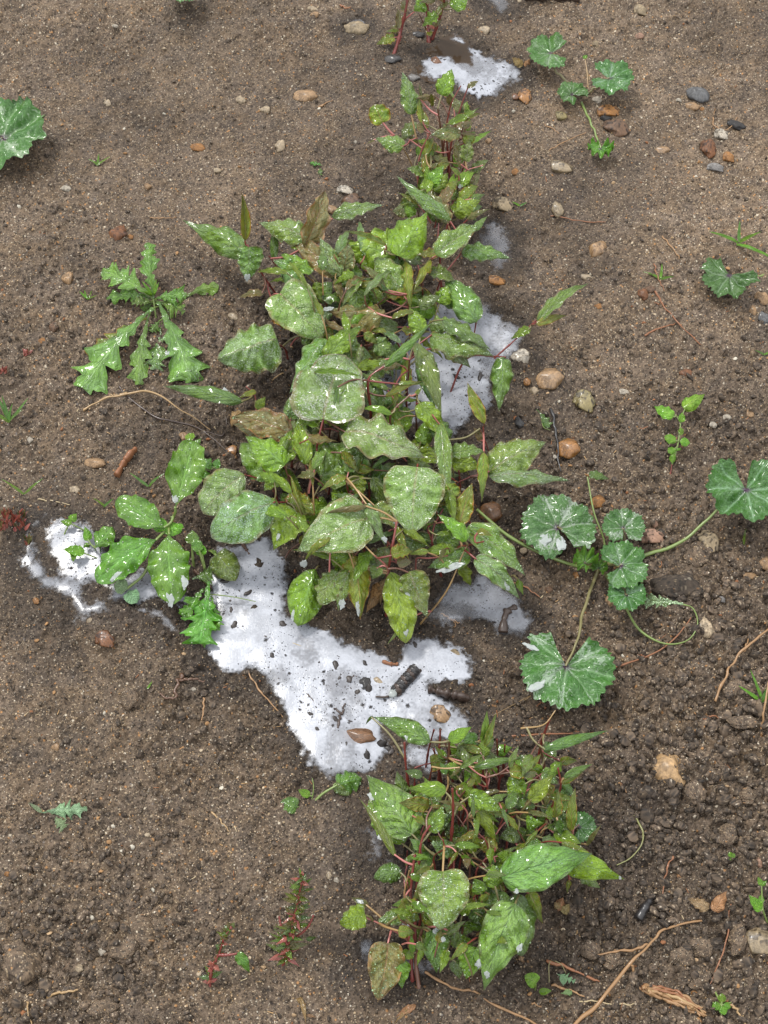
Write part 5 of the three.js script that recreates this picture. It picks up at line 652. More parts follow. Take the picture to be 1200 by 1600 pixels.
sprig('foam_sprout', 106, 818, 'pale bright leaf above the left foam patch', [[112, 818, .8, 94, 814, .7, 13, 'o', 'F'], [110, 814, .8, 120, 802, 1, 15, 'o', 'F']]);
sprig('leaf_scrap', 92, 1280, 'pale wilted lobed leaf lying alone at the lower left', [[66, 1270, .5, 136, 1262, .4, 34, 'd', 'W', { stalk: false, arch: .1 }], [80, 1272, .4, 100, 1294, .3, 24, 'g', 'W', { stalk: false }], [66, 1270, .5, 44, 1254, .4, 7, 'l', 'W', { stalk: false }]]);
sprig('creeping_weed', 500, 1250, 'dark green weed stub touching the tip of the foam', [[528, 1226, 1.2, 566, 1216, 1.2, 48, 'h', 'K4'], [524, 1222, 1.2, 545, 1244, .8, 28, 'h', 'K4'], [464, 1262, .5, 438, 1254, .5, 28, 'h', 'K4'], [484, 1244, .8, 466, 1234, .9, 14, 'o', 'F']], [[[[486, 1260, .2], [502, 1242, .8], [528, 1226, 1.2]], 1.7], [[[486, 1258, .2], [490, 1230, 1], [488, 1216, 1.2]], .6], [[[484, 1258, .2], [466, 1260, .4]], .8]]);
sprig('seedling', 1128, 1572, 'four leaved bright seedling near the lower right corner', [[1128, 1568, .6, 1128, 1552, .8, 15, 'e', 'F'], [1126, 1570, .6, 1112, 1574, .6, 13, 'e', 'F'], [1130, 1570, .6, 1142, 1574, .6, 13, 'e', 'F'], [1128, 1572, .6, 1132, 1586, .5, 14, 'e', 'F']]);
sprig('seedling', 832, 1545, 'single bright ivy shaped seedling leaf at the bottom', [[838, 1536, 1, 820, 1524, 1.2, 24, 'h', 'F']], [[[[836, 1548, 0], [838, 1538, 1]], .8]]);
sprig('leaf_scrap', 886, 1530, 'greyish lobed scrap of leaf between straws at the bottom', [[870, 1522, .6, 898, 1534, .6, 22, 'd', 'W', { stalk: false }], [880, 1526, .6, 880, 1540, .5, 14, 'o', 'W', { stalk: false }], [842, 1550, .5, 862, 1548, .5, 12, 'o', 'K2', { stalk: false }], [876, 1552, .4, 894, 1550, .4, 14, 'd', 'W', { stalk: false }]], [[[[858, 1535, .3], [860, 1502, .8], [876, 1506, .8], [884, 1520, .6]], .5, 'olive']]);
sprig('seedling', 1186, 1425, 'pale seedling with a pointed leaf at the right edge', [[1188, 1424, 1, 1170, 1398, 1.4, 18, 'o', 'F'], [1188, 1412, 1.4, 1190, 1396, 1.6, 10, 'o', 'F'], [1190, 1384, 2.2, 1184, 1370, 2.4, 9, 'o', 'F'], [1190, 1384, 2.2, 1198, 1376, 2.4, 9, 'o', 'F']], [[[[1200, 1440, 0], [1192, 1420, 1], [1190, 1384, 2.2]], 1]]);
sprig('seedling', 1143, 1337, 'pinhead green seedling on crumbly soil at the right', [[1142, 1340, .3, 1140, 1331, .4, 8, 'e', 'F', { stalk: false }], [1143, 1340, .3, 1148, 1334, .4, 7, 'e', 'F', { stalk: false }], [1142, 1341, .3, 1141, 1344, .3, 6, 'e', 'F', { stalk: false }]]);
sprig('leaf_scrap', 848, 650, 'dark green crumpled leaf scrap beside the black twig', [[838, 640, .5, 858, 668, .5, 16, 'g', 'K4', { stalk: false }], [848, 660, .5, 860, 668, .4, 12, 'o', 'T', { stalk: false }]], [[[[846, 655, .3], [850, 668, .5], [860, 672, .3]], .5]]);
sprig('leaf_scrap', 500, 262, 'tiny torn green leaf lying above the largest clump', [[504, 260, .5, 484, 256, .4, 11, 'd', 'T', { stalk: false }], [500, 262, .4, 502, 278, .2, 9, 'd', 'K4', { stalk: false }]], [[[[508, 260, .3], [514, 264, .5], [521, 273, .2]], .4, 'olive']]);
for (const [x, y, l, n, lab, h] of [
  [14, 660, 50, 6, 'small tuft of green grass at the left edge, halfway down', 3], [154, 262, 26, 3, 'three tiny grass blades near the left mallow leaf', 1.6], [1152, 385, 60, 3, 'three wide grass blades near the upper right edge', 4], [1030, 445, 36, 3, 'thin grass sprout beside reddish straws at right', 1.6],
  [140, 478, 18, 4, 'tiny grass sprouts left of the jagged rosette', 1], [36, 772, 40, 2, 'grass blades above the red moss at the left edge', 2.4], [1190, 1098, 55, 4, 'grass blade at the right edge below the long straw', 3], [232, 760, 42, 2, 'slender grass blade left of the broad leaved plant', 2.2], [163, 792, 26, 2, 'hair thin grass sprout above the left foam', 1.5], [812, 322, 14, 2, 'tiny green shoot beside the wet stone', .9], [1192, 560, 22, 2, 'short pale blade at the right edge', 1.3], [232, 1078, 16, 1, 'short green blade lying on bare soil at lower left', .5], [1160, 856, 30, 1, 'short blade by the big right mallow leaf', .7],
]) {
  const p = new Plant('grass_tuft', x, y, lab, 'grass', 'grass sprouts'), r = rng(x * 3 + y);
  for (let k = 0; k < n; k++) { const a = -1.57 + (n > 1 ? (k / (n - 1) - .5) * 1.9 : .3) + .3 * (r() - .5), q = l * (.6 + .45 * r()); p.leaf([x + 3 * (r() - .5), y, .1, x + Math.cos(a) * q, y + Math.sin(a) * q, h * (.5 + .5 * r()) * .6, Math.min(9, 3.6 + l * .07), 'b', pick(['T', 'F', 'K2'], r), { stalk: false, fold: .4, arch: .1, wave: 0 }]); }
}
{ const p = new Plant('grass_tuft', 1150, 386, 'long grass blade reaching the right edge from the wide blades', 'grass'); p.leaf([1150, 386, .4, 1212, 408, 1.5, 9, 'b', 'F', { stalk: false, fold: .4, arch: .2, wave: 0 }]); }
// red seedlings
function redSprout(px, py, label, stems, n, spread, extra = []) {
  const p = new Plant('red_seedling', px, py, label, 'weed'), r = rng(px + py * 3); for (const s of stems) p.stem(s, 1.3, 'red', { nodes: 5, rough: .35 });
  const main = stems[0].map((q) => p.pt(q)), cv = new THREE.CatmullRomCurve3(main); const J = 24;
  for (let k = 0; k < n; k++) { const t = .12 + .88 * k / n, c = cv.getPoint(t), [x, y] = toPx(c.x, c.y, c.z), a = r() * 6.28, l = spread * (.25 + .8 * r()) * (1.15 - .55 * t); p.leaf([x, y, c.y * 100, x + Math.cos(a) * l, y + Math.sin(a) * l * .8 - 4, c.y * 100 + .6 * (r() - .3), 5.5 + 5.5 * r(), 'l', pick(['K5', 'K3', 'R', 'K5', 'K2', 'K1'], r), { stalk: false, wave: .5, arch: .3 * r() }]); }
  for (const e of extra) p.leaf(e); return p.done(40);
}
redSprout(443, 1508, 'upright reddish seedling with many tiny leaves left of the front clump', [[[442, 1510, 0], [452, 1470, 2.5], [463, 1420, 5], [474, 1366, 8]], [[454, 1470, 2], [480, 1450, 3.5], [490, 1430, 4.5]], [[450, 1480, 2], [440, 1450, 3.5], [436, 1432, 4]]], 130, 36, [[478, 1468, 2, 495, 1464, 1.6, 9, 'o', 'K4', { stalk: false }]]);
redSprout(327, 1546, 'stubby red shoot with one curled green leaf at the lower left', [[[327, 1546, 0], [330, 1520, 1.4], [342, 1490, 3], [352, 1462, 4.5], [362, 1448, 5]], [[342, 1492, 3], [356, 1492, 3.2], [370, 1490, 3.4]]], 50, 19, [[370, 1490, 3.4, 390, 1520, 2, 22, 'o', 'T', { curl: .8, stalk: false }]]);
for (const [x, y, n, lab] of [[18, 815, 60, 'patch of tiny red seedlings at the left edge'], [43, 850, 9, 'small red tip growing below the red seedling patch'], [4, 585, 8, 'bit of red moss at the left edge above the grass tuft'], [44, 558, 7, 'tiny red sprout on bare soil near the left edge']]) {
  const p = new Plant('red_seedling', x, y, lab, 'weed'), r = rng(x + y); for (let k = 0; k < n; k++) { const w = n > 20 ? 28 : 6, bx = x + w * (r() - .5) * 1.6, by = y + w * (r() - .4), t = r() * 6.28; p.leaf([bx, by, .2, bx + 9 * Math.cos(t), by - 8 - 8 * r(), .6 + 1.3 * r(), 4 + 3 * r(), 'l', pick(['K5', 'R', 'R', 'R'], r), { stalk: false, nu: 6, nv: 4 }]); }
}

// ---------------------------------------------------------------- stones lying in the soil
const stoneBump = tex(256, 256, false, (i, j) => { const v = .5 + .25 * noise(i / 18, j / 18) + .2 * noise(i / 5, j / 5) + .15 * noise(i / 2, j / 2); return [v, v, v]; });
const stoneMap = (k, pits) => tex(128, 128, true, (i, j) => { const n = noise(i / 22 + k, j / 22) * .5 + noise(i / 7, j / 7 + k) * .35 + noise(i / 2.5, j / 2.5) * .25, p = pits * sstep(.3, .7, noise(i / 9 + 50 + k, j / 9)); const v = clamp(.82 + .3 * n - .45 * p); return [v, v * (.97 - .05 * p), v * (.93 - .12 * p)]; });
const stoneMaps = [stoneMap(3, .2), stoneMap(17, .9), stoneMap(29, .5)];
const STONE = { gold: [.46, .31, .16], tan: [0.370, 0.244, 0.133], orange: [0.340, 0.163, 0.044], rust: [0.192, 0.081, 0.030], cream: [0.444, 0.370, 0.266], white: [0.488, 0.459, 0.400], grey: [0.222, 0.222, 0.229], slate: [0.118, 0.126, 0.141], brown: [0.163, 0.096, 0.056], wet: [0.185, 0.089, 0.033], olive: [0.266, 0.229, 0.104], pink: [0.370, 0.229, 0.163], dark: [0.026, 0.024, 0.025], buff: [0.311, 0.252, 0.163] };
const shapes = [], stoneMats = {}; for (let k = 0; k < 12; k++) shapes.push(lump(200 + k, 3, k % 3 === 0 ? .18 : .3, .72, k % 2 ? 4 : 7));
function stone([x, y, a, b, rot, col, label, shape, grp = 'stones scattered on the soil', name = 'stone', cat = 'stone']) {
  const p = on(x, y), s = mpp(p), r = rng(x * 13 + y), wet = damp(x, y, p.x, p.z) > .35, key = col + wet + (shape ?? 0) % 3;
  stoneMats[key] ??= new THREE.MeshPhysicalMaterial({ color: lin(...STONE[col]), map: stoneMaps[(shape ?? 0) % 3], bumpMap: stoneBump, bumpScale: .0006, roughness: wet ? .38 : .62, clearcoat: wet ? .35 : .1, clearcoatRoughness: .2 });
  const m = mesh(name, shapes[(shape ?? Math.floor(r() * 12)) % 12], stoneMats[key]); const A = a * s * 1.14, B = b * s / .8, hgt = Math.min(A, B) * .85;
  m.scale.set(A, hgt, B); m.rotation.y = -rot; m.position.set(p.x, p.y + hgt * .16, p.z); return tag(m, label, cat, grp);
}
for (const s of [
  [479, 151, 17, 10, .05, 'tan', 'smooth oval tan stone alone on soil near the top, left of centre', 0], [558, 46, 16, 11, .1, 'buff', 'pale stone with foam on it near the top sprouts'], [615, 93, 12, 7, 0, 'dark', 'small dark wet stone below the left top sprout'], [652, 55, 10, 5, 0, 'dark', 'small black stone between the two top sprouts'], [681, 98, 9, 8, .2, 'rust', 'reddish brown stone in the top foam'], [646, 122, 10, 6, 0, 'grey', 'grey wet stone at the left end of the top foam'],
  [758, 48, 8, 6, .3, 'cream', 'cream stone right of the top sprouts'], [819, 152, 11, 12, .6, 'orange', 'crusty orange stone right of the top foam', 1], [806, 152, 6, 7, 0, 'rust', 'small rusty stone touching the crusty orange stone'], [877, 182, 9, 9, 0, 'olive', 'olive stone under the small upper mallow', 4], [933, 157, 7, 5, 0, 'white', 'white stone by the dry stalks of the small mallow'], [948, 176, 16, 10, -.2, 'orange', 'rough orange stone right of the small mallow', 1], [946, 184, 9, 6, 0, 'dark', 'black clinker against the rough orange stone'], [963, 202, 20, 12, .2, 'brown', 'brown lumpy wet stone below the rough orange stone', 7],
  [877, 263, 17, 12, .2, 'buff', 'buff stone below the small upper mallow', 4], [999, 18, 9, 10, 0, 'buff', 'round buff stone at the top edge on the right'], [999, 57, 6, 5, 0, 'pink', 'pinkish pebble below the round buff stone'], [931, 70, 5, 5, 0, 'buff', 'little buff pebble above the top right mallow leaf'], [1090, 149, 16, 11, .7, 'slate', 'blue grey stone at the upper right', 3], [1082, 167, 9, 6, .3, 'tan', 'tan pebble tucked under the blue grey stone'], [1097, 171, 4, 3, 0, 'orange', 'tiny orange pebble beside the blue grey stone'], [1060, 157, 4, 3, 0, 'white', 'tiny white pebble left of the blue grey stone'],
  [1036, 235, 10, 6, -.1, 'tan', 'flat tan pebble alone at the upper right', 0], [1125, 212, 10, 9, 0, 'white', 'knobbly white stone in the group at upper right', 1], [1107, 234, 12, 14, .1, 'rust', 'large rusty stone of the group at upper right', 7], [1137, 247, 8, 9, 0, 'orange', 'rounded orange brown stone of the group at upper right'], [1116, 263, 12, 7, .05, 'grey', 'flat grey stone below the rusty stone'], [1150, 196, 12, 7, .3, 'dark', 'dark buried lump right of the stone group'],
  [805, 269, 5, 5, 0, 'orange', 'orange pebble right of the thin clump'], [763, 220, 5, 4, 0, 'tan', 'tan pebble beside the thin clump'], [870, 328, 9, 11, 0, 'buff', 'rough buff stone by the fine straw, upper right'], [933, 389, 14, 13, .4, 'tan', 'dull tan stone half buried in the upper right', 8], [776, 440, 13, 9, .2, 'orange', 'bright orange flat stone right of the largest clump', 4], [784, 322, 15, 12, .1, 'buff', 'wet speckled stone right of the upper end of the largest clump', 1], [913, 432, 11, 6, 0, 'cream', 'cream stone at the tip of the long leaf sprig'],
  [860, 593, 19, 15, -.3, 'tan', 'large smooth tan stone right of the largest clump', 0], [911, 628, 16, 17, .3, 'olive', 'angular yellowish stone below the large tan stone', 1], [834, 610, 7, 6, 0, 'cream', 'cream pebble left of the large tan stone'], [823, 597, 6, 5, .5, 'orange', 'little orange chip above the cream pebble'], [816, 558, 13, 10, 0, 'white', 'white angular stone at the right rim of the upper foam', 5], [811, 660, 7, 9, 0, 'dark', 'black lump beside the upper foam'], [889, 702, 16, 14, 0, 'orange', 'round orange tan stone beside the black twig', 0], [867, 714, 3, 4, 0, 'white', 'tiny white pebble at the foot of the black twig'],
  [768, 802, 16, 15, .2, 'wet', 'wet brown stone under the green stalk right of the largest clump', 0], [934, 785, 10, 9, 0, 'orange', 'round orange pebble beside the upright mallow shoot', 3], [1016, 840, 17, 12, -.2, 'pink', 'pinkish stone right of the pale mallow leaf', 1], [1022, 819, 6, 5, 0, 'pink', 'pink pebble above the pinkish stone'], [818, 860, 5, 5, 0, 'cream', 'cream pebble under the long green stalk'], [1107, 848, 18, 13, .7, 'buff', 'split tan stone between mallow leaf and straw at right', 7], [954, 938, 7, 8, .4, 'tan', 'tan chip left of the smallest round mallow leaf'], [900, 899, 5, 4, .4, 'orange', 'orange chip left of the mallow hub'], [857, 921, 6, 5, 0, 'brown', 'brown pebble left of the mallow stalk'],
  [1103, 984, 12, 14, -.3, 'cream', 'pale flat stone at the loop of the mallow stalk', 5], [1173, 900, 10, 5, 0, 'tan', 'small tan chip at the right, level with the mallow'], [1197, 881, 8, 10, 0, 'tan', 'tan stone cut by the right edge'], [1127, 937, 5, 5, 0, 'grey', 'grey pebble on crumbly soil right of the dark clod'], [563, 1152, 23, 12, .05, 'wet', 'wet brown stone lying in the foam tip', 0], [686, 1117, 15, 14, 0, 'tan', 'speckled orange tan stone at the right of the foam sheet', 1], [712, 1022, 12, 6, .4, 'buff', 'buff stone in the thin foam right of the cone'], [590, 1066, 9, 7, 0, 'cream', 'cream stone in the foam left of the cone'], [587, 1049, 6, 7, 0, 'brown', 'brown pebble above the cream stone in the foam'], [573, 1069, 10, 9, .4, 'dark', 'dark lump in the foam left of the cream stone'], [582, 1092, 4, 4, 0, 'white', 'tiny white pebble in the foam'],
  [1044, 1207, 25, 22, .5, 'gold', 'big smooth tan stone at the right, lower half', 9], [1190, 1474, 24, 21, 0, 'buff', 'large pale stone at the right edge near the bottom', 4], [1043, 1441, 6, 5, 0, 'cream', 'cream pebble at the fork of the long root'], [815, 1498, 4, 4, 0, 'tan', 'tiny tan pebble beside the front clump'], [1186, 1349, 7, 6, 0, 'pink', 'pinkish pebble at the right edge, lower part'], [1084, 1552, 5, 4, 0, 'orange', 'orange grit near the shredded wood'], [1061, 1370, 4, 4, 0, 'orange', 'orange grit below the thin curved straw'],
  [183, 365, 15, 11, 0, 'rust', 'rusty brown stone at the upper left', 8], [203, 371, 5, 4, 0, 'orange', 'orange chip touching the rusty brown stone'], [309, 231, 10, 6, .3, 'orange', 'orange flake at the upper left'], [376, 157, 7, 6, 0, 'cream', 'cream pebble at the top left of centre'], [168, 162, 6, 5, .3, 'cream', 'pale chip right of the left mallow leaf'], [180, 41, 4, 3, 0, 'white', 'white speck of stone at the top left'], [416, 172, 7, 5, 0, 'cream', 'cream pebble left of the oval tan stone'], [438, 229, 8, 9, .4, 'cream', 'cream egg shaped pebble left of the thin clump'], [489, 15, 7, 5, .3, 'cream', 'upper cream chip of a pair at the top edge'], [493, 23, 6, 4, 0, 'tan', 'lower tan chip of a pair at the top edge'],
  [104, 295, 6, 5, 0, 'white', 'white chip at the left, upper part'], [231, 292, 6, 5, 0, 'tan', 'tan chip left of the orange flake'], [340, 267, 6, 5, 0, 'cream', 'cream chip below the orange flake'], [555, 222, 3, 3, 0, 'white', 'tiny white pebble left of the thin clump'], [538, 298, 12, 7, .1, 'white', 'crumbly white stone above the largest clump', 1], [548, 314, 15, 11, 0, 'brown', 'brown earthy stone below the crumbly white one', 8], [518, 328, 8, 7, 0, 'tan', 'tan pebble under the pale upper leaf'], [388, 441, 5, 4, 0, 'cream', 'cream chip below a drooping leaf at upper left'], [364, 495, 8, 5, .4, 'cream', 'cream star shaped chip left of the largest clump'], [107, 435, 8, 8, 0, 'tan', 'tan pebble left of the jagged rosette', 5], [66, 534, 6, 5, 0, 'orange', 'orange chip at the left, middle'], [84, 510, 8, 8, 0, 'brown', 'dull brown clump of earth at the left', 8],
  [150, 724, 15, 7, .1, 'tan', 'flat tan stone left of the bark piece', 0], [117, 766, 7, 6, .3, 'cream', 'cream pebble below the flat tan stone'], [363, 705, 9, 7, 0, 'orange', 'orange chip between rosette and clump', 5], [289, 683, 8, 6, .6, 'tan', 'tan chip behind the little clover cluster'], [47, 688, 5, 5, 0, 'white', 'white pebble by the left grass tuft'], [163, 1000, 14, 13, 0, 'rust', 'gritty rust coloured stone below the left foam', 1], [141, 970, 5, 4, 0, 'cream', 'cream chip below the winding foam line'], [56, 939, 6, 4, .4, 'orange', 'orange flake below the left foam'], [88, 1168, 6, 5, 0, 'tan', 'tan pebble at the left, lower half'], [302, 1077, 4, 3, 0, 'white', 'white speck beside the dead twig cluster'],
  [159, 1486, 6, 5, 0, 'white', 'white pebble among clods at the lower left'], [123, 1514, 7, 5, 0, 'cream', 'cream pebble among clods at the lower left corner'], [12, 1366, 5, 4, 0, 'orange', 'orange grit at the left edge near the bottom'], [526, 1376, 4, 4, 0, 'white', 'white grain left of the front clump'], [514, 1368, 4, 6, .2, 'cream', 'cream grain above the white grain'], [1136, 653, 6, 5, 0, 'white', 'white pebble right of the round leaved seedling'], [1114, 664, 5, 5, 0, 'white', 'round white bead of stone right of the seedling'], [1172, 647, 6, 8, .3, 'tan', 'tan chip at the right edge, level with the seedling'], [1073, 584, 9, 6, .1, 'rust', 'rust chip above the seedling'], [975, 613, 8, 6, 0, 'white', 'white grain left of the seedling'], [1190, 468, 12, 9, .5, 'tan', 'tan stone below the ragged mallow leaf'], [1192, 498, 9, 9, 0, 'slate', 'slate pebble at the right edge under the ragged mallow leaf'], [1177, 486, 5, 7, 0, 'tan', 'small tan pebble beside the slate pebble'],
  [1015, 452, 10, 5, .1, 'brown', 'brown stone left of the reddish straws', 8], [1005, 461, 8, 8, 0, 'rust', 'dull rust stone left of the reddish straws'], [934, 479, 7, 5, .3, 'orange', 'orange chip left of the reddish straws, upper right'], [1184, 665, 0, 0, 0, 'tan', 'x'],
]) if (s[2]) stone(s);
// bigger clods of earth
const clodMat = new THREE.MeshStandardMaterial({ color: 0xffffff, map: soilMaps[0], bumpMap: soilMaps[1], bumpScale: .0012, roughness: .85 });
const clodShapes = [0, 1, 2, 3].map((k) => { const g = lump(300 + k, 5, .34, .75), u = g.attributes.uv; for (let i = 0; i < u.count; i++) u.setXY(i, u.getX(i) * .045 + k * .2, u.getY(i) * .045 + k * .13); return g; });
[[32, 1504, 30, 26, 'large round clod of earth at the lower left edge'], [219, 1456, 23, 20, 'blocky clod of earth at the lower left'], [196, 1484, 20, 16, 'low clod below the blocky clod'], [68, 1442, 11, 10, 'small clod above the large round clod'], [2, 1448, 14, 12, 'clod cut by the left edge near the bottom'], [248, 1446, 11, 9, 'small clod right of the blocky clod'], [160, 1574, 20, 12, 'flat clod at the bottom left'], [68, 1512, 9, 9, 'little clod right of the large round clod'], [120, 1324, 14, 12, 'dull clod below the pale wilted leaf'], [312, 1274, 12, 10, 'clod on crumbly soil left of the foam tip'], [205, 1092, 15, 13, 'clod left of the dead twig cluster'],
  [1056, 921, 37, 23, 'dark wet flat clod behind the looped mallow stalk', .45], [1090, 868, 22, 20, 'rounded clod under the split tan stone'], [1092, 1532, 18, 16, 'clod above the lower right seedling'], [1098, 1480, 14, 17, 'upright clod near the bottom right'], [1084, 1238, 16, 17, 'clod right of the big tan stone'], [1136, 1306, 15, 14, 'round clod at the right, lower half'], [958, 1500, 15, 13, 'clod crossed by the branching root'], [1066, 1494, 15, 15, 'clod right of the branching root'], [922, 1484, 14, 14, 'clod left of the branching root'], [1152, 1470, 15, 20, 'tall clod left of the large pale stone'], [1170, 1244, 12, 11, 'small clod near the right edge, below the middle'], [1150, 1078, 18, 15, 'crumbly clod between the two long straws'], [1160, 1128, 22, 10, 'long low clod at the right straw'],
  [1065, 388, 0, 0, ''], [405, 893 - 10, 11, 9, 'small clod poking out of the foam near the clump', .5], [398, 953, 8, 8, 'little clod in the left part of the foam', .5], [1038, 540, 14, 10, 'dull clod right of the thin straws', 1], [1045, 545 + 5, 0, 0, '']].forEach(([x, y, a, b, label, dark = 1.3], k) => {
  if (!a) return; const p = on(x, y), s = mpp(p), key = 'clod' + dark; stoneMats[key] ??= Object.assign(clodMat.clone(), { color: lin(dark * 1.05, dark * 1.03, dark) });
  const m = mesh('soil_clod', clodShapes[k % 4], stoneMats[key]); m.scale.set(a * s, Math.min(a, b) * s * .8, b * s * 1.1); m.rotation.y = k * 1.7; if (Math.abs(a - b) > 6) m.rotation.y = 0; m.position.set(p.x, p.y + b * s * .12, p.z); tag(m, label, 'clod', 'clods of earth');
});
// ---------------------------------------------------------------- straws, roots, twigs
const DRY = { straw: stemMat([0.311, 0.200, 0.089], .6), tan: stemMat([0.266, 0.148, 0.063], .6), red: stemMat([0.215, 0.085, 0.033], .6), dark: stemMat([0.044, 0.026, 0.018], .5), black: stemMat([0.015, 0.013, 0.013], .45), pale: stemMat([0.340, 0.266, 0.148], .6), green: stemMat([0.185, 0.185, 0.067], .5), brown: stemMat([0.096, 0.048, 0.026], .5) };
function strand(pts, mm, lift) { return tube(pts.map((q, i) => on(q[0], q[1], (q[2] ?? lift ?? 1.2) / 1000 + mm * .0005)), mm / 1000, mm / 1000 * .55, { rough: .35, n: Math.max(12, pts.length * 9), kink: Math.min(.0022, .0007 + mm * .0006) }); }
function twig(name, mat, mm, lists, label, cat) {
  const o = on(lists[0][0][0], lists[0][0][1]), g = group(name, o, label, cat ?? (name === 'root' ? 'root' : 'straw'), 'dry straws and roots on the soil');
  lists.forEach((l, i) => { mesh(i ? 'side_branch' : 'main_stem', strand(l, mm * (i ? .7 : 1)).translate(-o.x, -o.y, -o.z), DRY[mat], g); }); return g;
}
